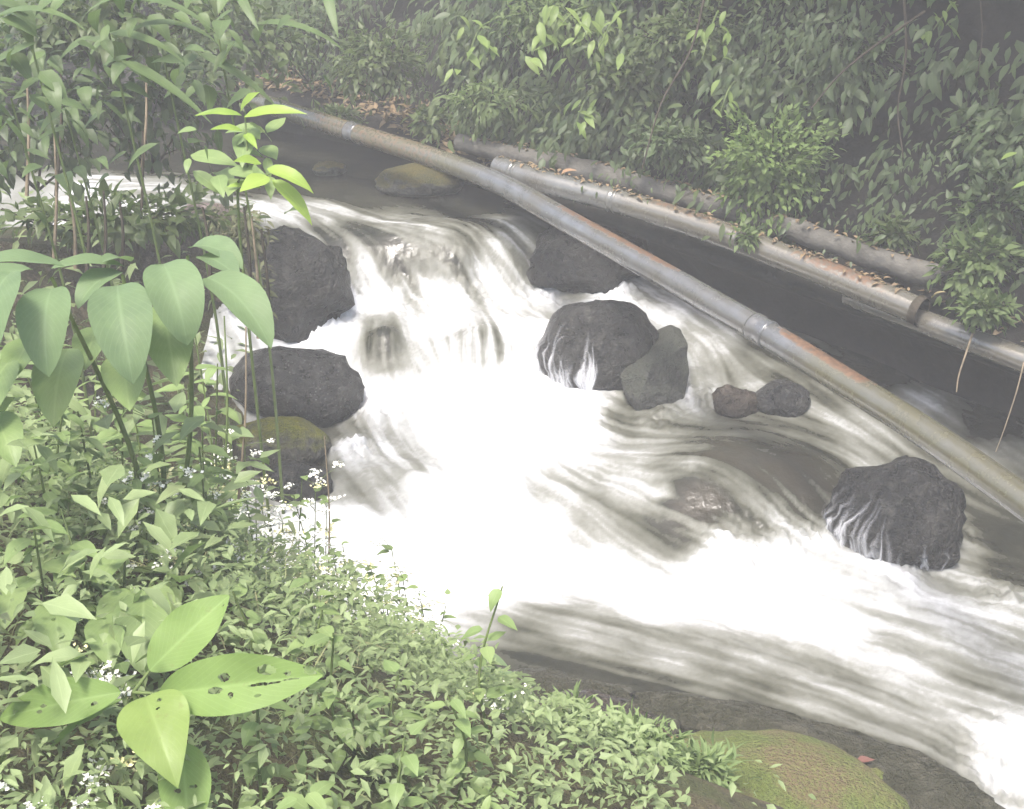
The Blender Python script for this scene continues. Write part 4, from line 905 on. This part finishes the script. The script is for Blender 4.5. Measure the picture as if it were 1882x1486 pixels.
# big perforated leaves at the lower left
def hole_leaf(name, holes, n=120, cross=34, droop=.35, fold=.22, width=.52, mat='hero_leaf', kind='ellip', seed=0):
    V, Fq, UV = leaf_template(kind, n, droop, fold, .07, cross, .006, width)
    c = UV[Fq].mean(1); k = np.ones(len(Fq), bool)
    wob = .55 * (fbm(c[:, 0] * 26, c[:, 1] * 40, 3, 81) - .45)
    for (u, v, ru, rv) in holes: k &= ((c[:, 0] - u) / ru) ** 2 + ((c[:, 1] - v) / rv) ** 2 > 1 + 2 * wob
    me = mesh_np(name, V, Fq[k], UV); me.materials.append(M[mat]); return me
bp = empty('broad_leaved_plant', groundpt(270, 1300, 2.75)); D = 2.62; hub = at_d(245, 1272, D)
stemline(bp, [np.array(bp.location), at_d(265, 1330, D + .05), hub], .008, .005)
L1 = hole_leaf('big_leaf', [(.7, .9, .04, .015)], width=.50, droop=.2)
L2 = hole_leaf('big_leaf', [(.28, .68, .10, .055), (.35, .80, .07, .02), (.36, .42, .07, .035), (.56, .36, .06, .045), (.66, .46, .05, .015), (.55, .66, .03, .09), (.52, .82, .03, .05), (.2, .93, .2, .04), (.75, .62, .03, .02)], width=.5, droop=.3)
L3 = hole_leaf('big_leaf', [(.4, .63, .05, .025), (.52, .60, .05, .02), (.3, .2, .06, .03)], width=.42, droop=.5)
L4 = hole_leaf('big_leaf', [(.3, .12, .05, .02), (.4, .2, .03, .012)], width=.66, droop=.7, mat='yellow_leaf', kind='ovate')
L5 = hole_leaf('big_leaf', [(.35, .5, .08, .02), (.65, .52, .07, .02), (.4, .2, .06, .015), (.7, .22, .1, .012)], width=.42, droop=.9)
placed(bp, L1, (275, 1232), (416, 1090), D, D + .03, (-.3, -.9, .6)); stemline(bp, [hub, at_d(275, 1232, D)], .004, .003, name='leaf_stalk')
placed(bp, L2, (292, 1275), (580, 1238), D - .02, D - .10, (.1, -.9, .75), .70); stemline(bp, [hub, at_d(292, 1275, D - .02)], .004, .003, name='leaf_stalk')
placed(bp, L3, (222, 1272), (-25, 1312), D - .02, D - .05, (0, -.75, .8), .85)
placed(bp, L3, (225, 1285), (78, 1355), D + .05, D - .02, (-.3, -.3, 1), .45)
placed(bp, L4, (268, 1280), (318, 1420), D - .05, D - .20, (.1, -.55, .9), 1.0)
placed(bp, L5, (335, 1365), (345, 1520), D, D - .15, (.15, -.5, .9), 1.2)
tag(bp, 'plant with large bright insect eaten leaves at the lower left', 'plant')
# drooping dark leaves behind the perforated plant
bk = empty('drooping_plant', groundpt(200, 1100, 3.2)); g0 = np.array(bk.location)
for rt, tpx, d in [((265, 1085), (270, 1240), 3.05), ((100, 1100), (110, 1200), 3.0), ((190, 1130), (200, 1215), 3.0), ((230, 1010), (190, 1060), 3.2), ((240, 1080), (210, 1180), 3.1), ((150, 1020), (110, 1050), 3.15), ((270, 1080), (300, 1150), 3.12), ((30, 1080), (10, 1140), 3.0)]:
    flop(bk, dark_t[0], rt, tpx, d, 1.15, .05); stemline(bk, [g0, at_d(*rt, d + .05)], .005, .003)
tag(bk, 'darker plant with hanging leaves just behind the insect eaten one', 'plant')

# withered brush beside the rock face
M['withered'] = leaf_mat('withered_leaf', [(.03, .022, .014), (.07, .05, .032), (.12, .09, .06), (.07, .09, .035)], True, .2, .8)
for a, b, d, rad, lb in [(455, 430, 6.6, (.16, .12, .14), 'withered brown brush hanging beside the tall rock face'), (420, 400, 6.9, (.22, .12, .08), 'brown withered weeds on the bank by the pinkish rock'), (468, 530, 6.3, (.09, .1, .16), 'dry brown strands draping the left side of the rock face')]:
    shrub('withered_brush', lb, at_d(a, b, d), rad, 420, .06, M['withered'], dry_t[:2] + lanc_s[:1], 'brush', None, 5, -.7)

# white flowering weeds
def flower_mesh(seed, n=16, R0=.026, r=.0058):
    rr = np.random.default_rng(seed); V = []; Fq = []
    for k in range(n):
        c = rr.normal(0, R0 * .6, 3); c[2] = abs(c[2]) * .5; a0 = rr.uniform(0, 6)
        t = Vector(rr.normal(0, .5, 3)) + Vector((0, 0, 1)); q = t.to_track_quat('Z', 'Y')
        b = len(V); V.append(c + np.array(q @ Vector((0, 0, -r * .6))))
        for i in range(8):
            rad = r * (1.15 if i % 2 else .75); V.append(c + np.array(q @ Vector((math.cos(a0 + i * .785) * rad, math.sin(a0 + i * .785) * rad, r * .25 * (i % 2)))))
        for i in range(0, 8, 2): Fq.append((b, b + 1 + i, b + 1 + (i + 1) % 8, b + 1 + (i + 2) % 8))
    return V, Fq
fmesh = []
for k in range(5):
    me = mesh_np('flower_head', *flower_mesh(k), smooth_sh=False); me.materials.append(M['flower'] if k < 4 else M['flower_yellow']); fmesh.append(me)
def flower_weed(px, py, d, k):
    rr = np.random.default_rng(900 + k); top = at_d(px, py, d); b = np.array([top[0] + rr.normal(0, .04), top[1] + rr.uniform(-.05, .05), 0]); b[2] = min(gz(b[0], b[1]), top[2] - .1) - .02
    e = empty('flowering_weed', b); P = catmull([b, (b + top) / 2 + np.array([rr.normal(0, .02), 0, .02]), top], 6)
    tube('stem', P, np.linspace(.0035, .0018, len(P)), M['stem'], e, 5)
    for q in range(8):
        t = P[-1 - (q // 2) * 2]; tip = t + np.array([rr.normal(0, .06), rr.normal(0, .05), rr.uniform(-.01, .05)])
        tw = tube('twig', [t, (t + tip) / 2 + np.array([0, 0, .005]), tip], .0013, M['stem'], e, 4)
        ob = bpy.data.objects.new('flower_head', fmesh[(k + q) % 5]); S.collection.objects.link(ob); ob.parent = tw
        ob.matrix_basis = Matrix.Translation(Vector(tip) - e.location) @ Matrix.Rotation(rr.uniform(0, 6), 4, 'Z') @ Matrix.Scale(rr.uniform(.7, 1.2), 4)
    for q in range(12):
        t = P[1 + q % (len(P) - 1)] + rr.normal(0, .015, 3); a = rr.uniform(0, 6.28); leaf_obj((lance_t + weed_t)[q % 6], e, t, (math.cos(a), math.sin(a), .2), (0, 0, 1), rr.uniform(.03, .06))
    tag(e, 'spindly weed with tiny white flower heads ' + ('standing before the yellow mossed rock' if px < 520 and py < 960 and d > 4.1 else ('at the left end of the white water' if px < 560 else 'before the brightest white water' if py < 1050 else 'at the lower fringe of the white water') if d > 4.45 else 'near the mossy shore at the bottom' if px > 800 else 'among the big leaves on the left'), 'flowering weed', 'white flowered weeds on the near bank')
FW = [(410,805,4.6),(450,820,4.7),(440,850,4.6),(470,880,4.8),(555,880,4.9),(580,890,4.9),(540,910,4.9),(600,930,5.0),(480,930,4.7),(520,960,4.8),(560,1000,4.9),(610,1010,5.0),(640,1040,5.0),(590,1060,4.8),(680,1040,5.0),(700,1080,5.0),(740,1060,5.0),(770,1090,5.0),(660,1090,4.9),(630,1000,5.0),(720,1010,5.1),(500,1020,4.6),(265,880,3.7),(280,770,3.6),(390,900,4.2),(240,1240,2.9),(150,1210,2.9),(285,1010,3.6),(405,1040,4.0),(220,1465,2.6),(870,1290,4.2),(940,1310,4.3),(860,1355,4.0),(920,1290,4.2),(820,1110,5.0),(450,990,4.5),(530,1050,4.6),(620,1100,4.7),(80,1465,2.5)]
for k, (a, b, d) in enumerate(FW): flower_weed(a, b, d, k)

# fine leafed tufts beside the mossy boulder
ferns = [leaf_template('lance', 3, d, .2, width=.22) for d in (.4, .8)]
for k, (a, b, d, rad, n, lb) in enumerate([(1225, 1415, 4.02, (.13, .10, .075), 700, 'feathery green tuft growing against the mossy boulder'), (1140, 1440, 3.98, (.12, .10, .07), 600, 'feathery green tuft left of the one against the mossy boulder'), (1290, 1470, 3.85, (.12, .09, .06), 500, 'low feathery tuft at the bottom edge in front of the mossy boulder'), (1050, 1430, 4.0, (.11, .10, .07), 500, 'feathery tuft at the bottom edge between the weeds and the mossy ground'), (1180, 1485, 3.8, (.13, .09, .07), 500, 'feathery tuft cut by the bottom edge below the other tufts')]):
    c = at_d(a, b, d); c[2] = max(c[2], gz(c[0], c[1]) + .05); shrub('feathery_tuft', lb, c, rad, n, .05, M['fern_leaf'], ferns, 'tuft', None, 5, .25, np.array([c[0], c[1], gz(c[0], c[1]) - .03]))

# moss sheet patches on the near shore
mossg = [leaf_template('long', 2, .8, .2, width=.3)]
xy = scatter(9000, (.0, 1.6, 3.3, 5.0), lambda x, y, sd: np.where((sd < .75), .9, .2) * (fbm(x * 5, y * 5, 3, 61) > .42), .03)
zz = ground_z(xy[:, 0], xy[:, 1]); a = rng.uniform(0, 6.28, len(xy))
o = leaf_mass('moss_turf', [(mossg[0], np.c_[xy, zz], np.c_[np.cos(a), np.sin(a), rng.uniform(.6, 2, len(xy))], np.tile([0, 0, 1.], (len(xy), 1)), rng.uniform(.012, .03, len(xy)))], M['shrub_leaf'])
tag(o, 'short olive moss and turf on the shore by the weeds', 'moss', kind='stuff')

# dead stems and tall stalks
def stalk(label, px0, py0, px1, py1, d, r, mat, group=None):
    a = at_d(px0, py0, d); b = at_d(px1, py1, d); a[2] = max(min(a[2], gz(a[0], a[1])), a[2] - .12) - .02
    return stick(label, [a, (a + b) / 2 + np.array([.01, .0, 0]), b], r, mat, 'dry_stalk', 'stalk', group)
stalk('bare straight dry stalk in front of the speckled boulder', 432, 850, 452, 600, 4.3, .005, 'dry')
stalk('thin pale dry stalk standing among the flowers before the white water', 600, 1000, 596, 800, 4.9, .004, 'dry')
stalk('green stalk left of the bare dry stalk', 405, 820, 412, 580, 4.2, .005, 'stem')
stalk('leaning dry twig on the moss below the white flowers', 1005, 1362, 955, 1325, 4.2, .004, 'dry')
for k, (x0, y0, x1, y1, d) in enumerate([(90,420,100,250,5.5),(95,300,112,110,5.6),(245,420,262,240,5.8),(255,250,268,120,5.9),(150,440,158,360,5.0),(180,450,190,350,5.0),(470,560,462,400,5.2),(455,520,448,380,5.2),(490,560,480,420,5.3),(130,430,125,340,5.2),(215,430,220,370,5.1),(380,450,372,380,5.0),(40,300,48,120,5.6)]):
    stalk('upright ' + ('dark' if k % 3 else 'pale dry') + ' stem ' + ('beside the tall rock face' if x0 > 440 else 'rising into the leaves of the left thicket' if y1 < 300 else 'before the bright pool at the left'), x0, y0, x1, y1, d, .009, 'darkstem' if k % 3 else 'dry', 'dark stems in the left thicket')

# thicket at the upper left
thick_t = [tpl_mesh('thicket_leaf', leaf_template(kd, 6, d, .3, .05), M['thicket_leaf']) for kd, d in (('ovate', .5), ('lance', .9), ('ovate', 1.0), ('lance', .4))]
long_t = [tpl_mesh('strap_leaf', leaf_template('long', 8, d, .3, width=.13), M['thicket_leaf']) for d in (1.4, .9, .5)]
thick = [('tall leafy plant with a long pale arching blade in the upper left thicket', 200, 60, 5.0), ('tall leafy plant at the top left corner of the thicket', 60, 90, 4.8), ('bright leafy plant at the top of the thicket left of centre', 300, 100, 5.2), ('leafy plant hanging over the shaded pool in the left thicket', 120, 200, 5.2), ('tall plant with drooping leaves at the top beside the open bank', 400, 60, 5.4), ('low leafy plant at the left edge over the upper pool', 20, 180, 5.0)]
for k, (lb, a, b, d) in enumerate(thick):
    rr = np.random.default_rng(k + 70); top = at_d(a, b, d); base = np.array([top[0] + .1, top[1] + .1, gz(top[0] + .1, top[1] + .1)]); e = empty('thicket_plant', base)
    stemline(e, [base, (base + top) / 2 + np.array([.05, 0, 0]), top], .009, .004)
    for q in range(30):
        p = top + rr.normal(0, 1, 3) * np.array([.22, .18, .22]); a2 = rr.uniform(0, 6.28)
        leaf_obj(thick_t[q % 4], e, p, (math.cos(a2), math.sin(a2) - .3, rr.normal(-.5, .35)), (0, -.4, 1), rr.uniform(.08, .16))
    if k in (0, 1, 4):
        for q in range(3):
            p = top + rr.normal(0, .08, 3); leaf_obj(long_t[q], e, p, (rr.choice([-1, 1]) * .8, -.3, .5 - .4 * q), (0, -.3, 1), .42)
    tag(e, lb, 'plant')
placed(e, long_t[1], (200, 60), (335, 62), 4.9, 4.8, (0, -.4, 1), 1.2)
for k, (a, b, c, dd) in enumerate([((600, -15), (618, 58), 5.2, 0), ((440, -10), (470, 45), 5.0, 0)]):
    e = empty('overhanging_blade', at_d(a[0], a[1] - 60, 5.3)); placed(e, long_t[2], a, b, 5.2, 5.1, (0, -.8, .4), 1.5, 'blade')
    tag(e, ['pale grassy blade hanging in from the top edge left of centre', 'pale blade hanging from the top edge beside the thicket'][k], 'leaf')
gl = [leaf_template('ovate', 4, d, .3, width=.5) for d in (.4, .9)] + [leaf_template('lance', 4, .7, .3)]
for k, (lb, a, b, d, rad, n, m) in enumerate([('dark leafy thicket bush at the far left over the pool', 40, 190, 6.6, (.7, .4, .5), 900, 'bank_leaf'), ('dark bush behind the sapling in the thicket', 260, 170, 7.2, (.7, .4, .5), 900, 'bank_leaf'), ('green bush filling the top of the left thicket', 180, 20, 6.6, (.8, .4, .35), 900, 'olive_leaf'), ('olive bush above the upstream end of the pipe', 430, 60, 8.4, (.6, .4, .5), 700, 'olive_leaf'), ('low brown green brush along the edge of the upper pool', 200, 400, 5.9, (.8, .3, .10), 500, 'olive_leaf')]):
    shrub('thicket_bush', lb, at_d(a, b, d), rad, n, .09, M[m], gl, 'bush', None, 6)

# ---------------------------------------------------------------- even mist added to wash the dark tones grey
HB0, HB1 = np.array([-10.5, -5, -2.2]), np.array([10.5, 15.5, 8.2])
c = np.array([[x, y, z] for x in (0, 1) for y in (0, 1) for z in (0, 1)]) * (HB1 - HB0) + HB0
hz = link('wash_haze', mesh_np('wash_haze', c, [(0, 1, 3, 2), (4, 6, 7, 5), (0, 4, 5, 1), (2, 3, 7, 6), (0, 2, 6, 4), (1, 5, 7, 3)], smooth_sh=False))
hm = bpy.data.materials.new('wash_mist'); hm.use_nodes = True; hm.node_tree.nodes.clear()
ho = hm.node_tree.nodes.new('ShaderNodeOutputMaterial'); pv = hm.node_tree.nodes.new('ShaderNodeVolumePrincipled')
pv.inputs['Color'].default_value = (.95, .95, .95, 1); pv.inputs['Density'].default_value = HAZE_DENSITY; pv.inputs['Anisotropy'].default_value = 0
hm.node_tree.links.new(pv.outputs[0], ho.inputs['Volume']); hz.data.materials.append(hm)
tag(hz, 'added pale mist washing out the dark tones', kind='stuff')
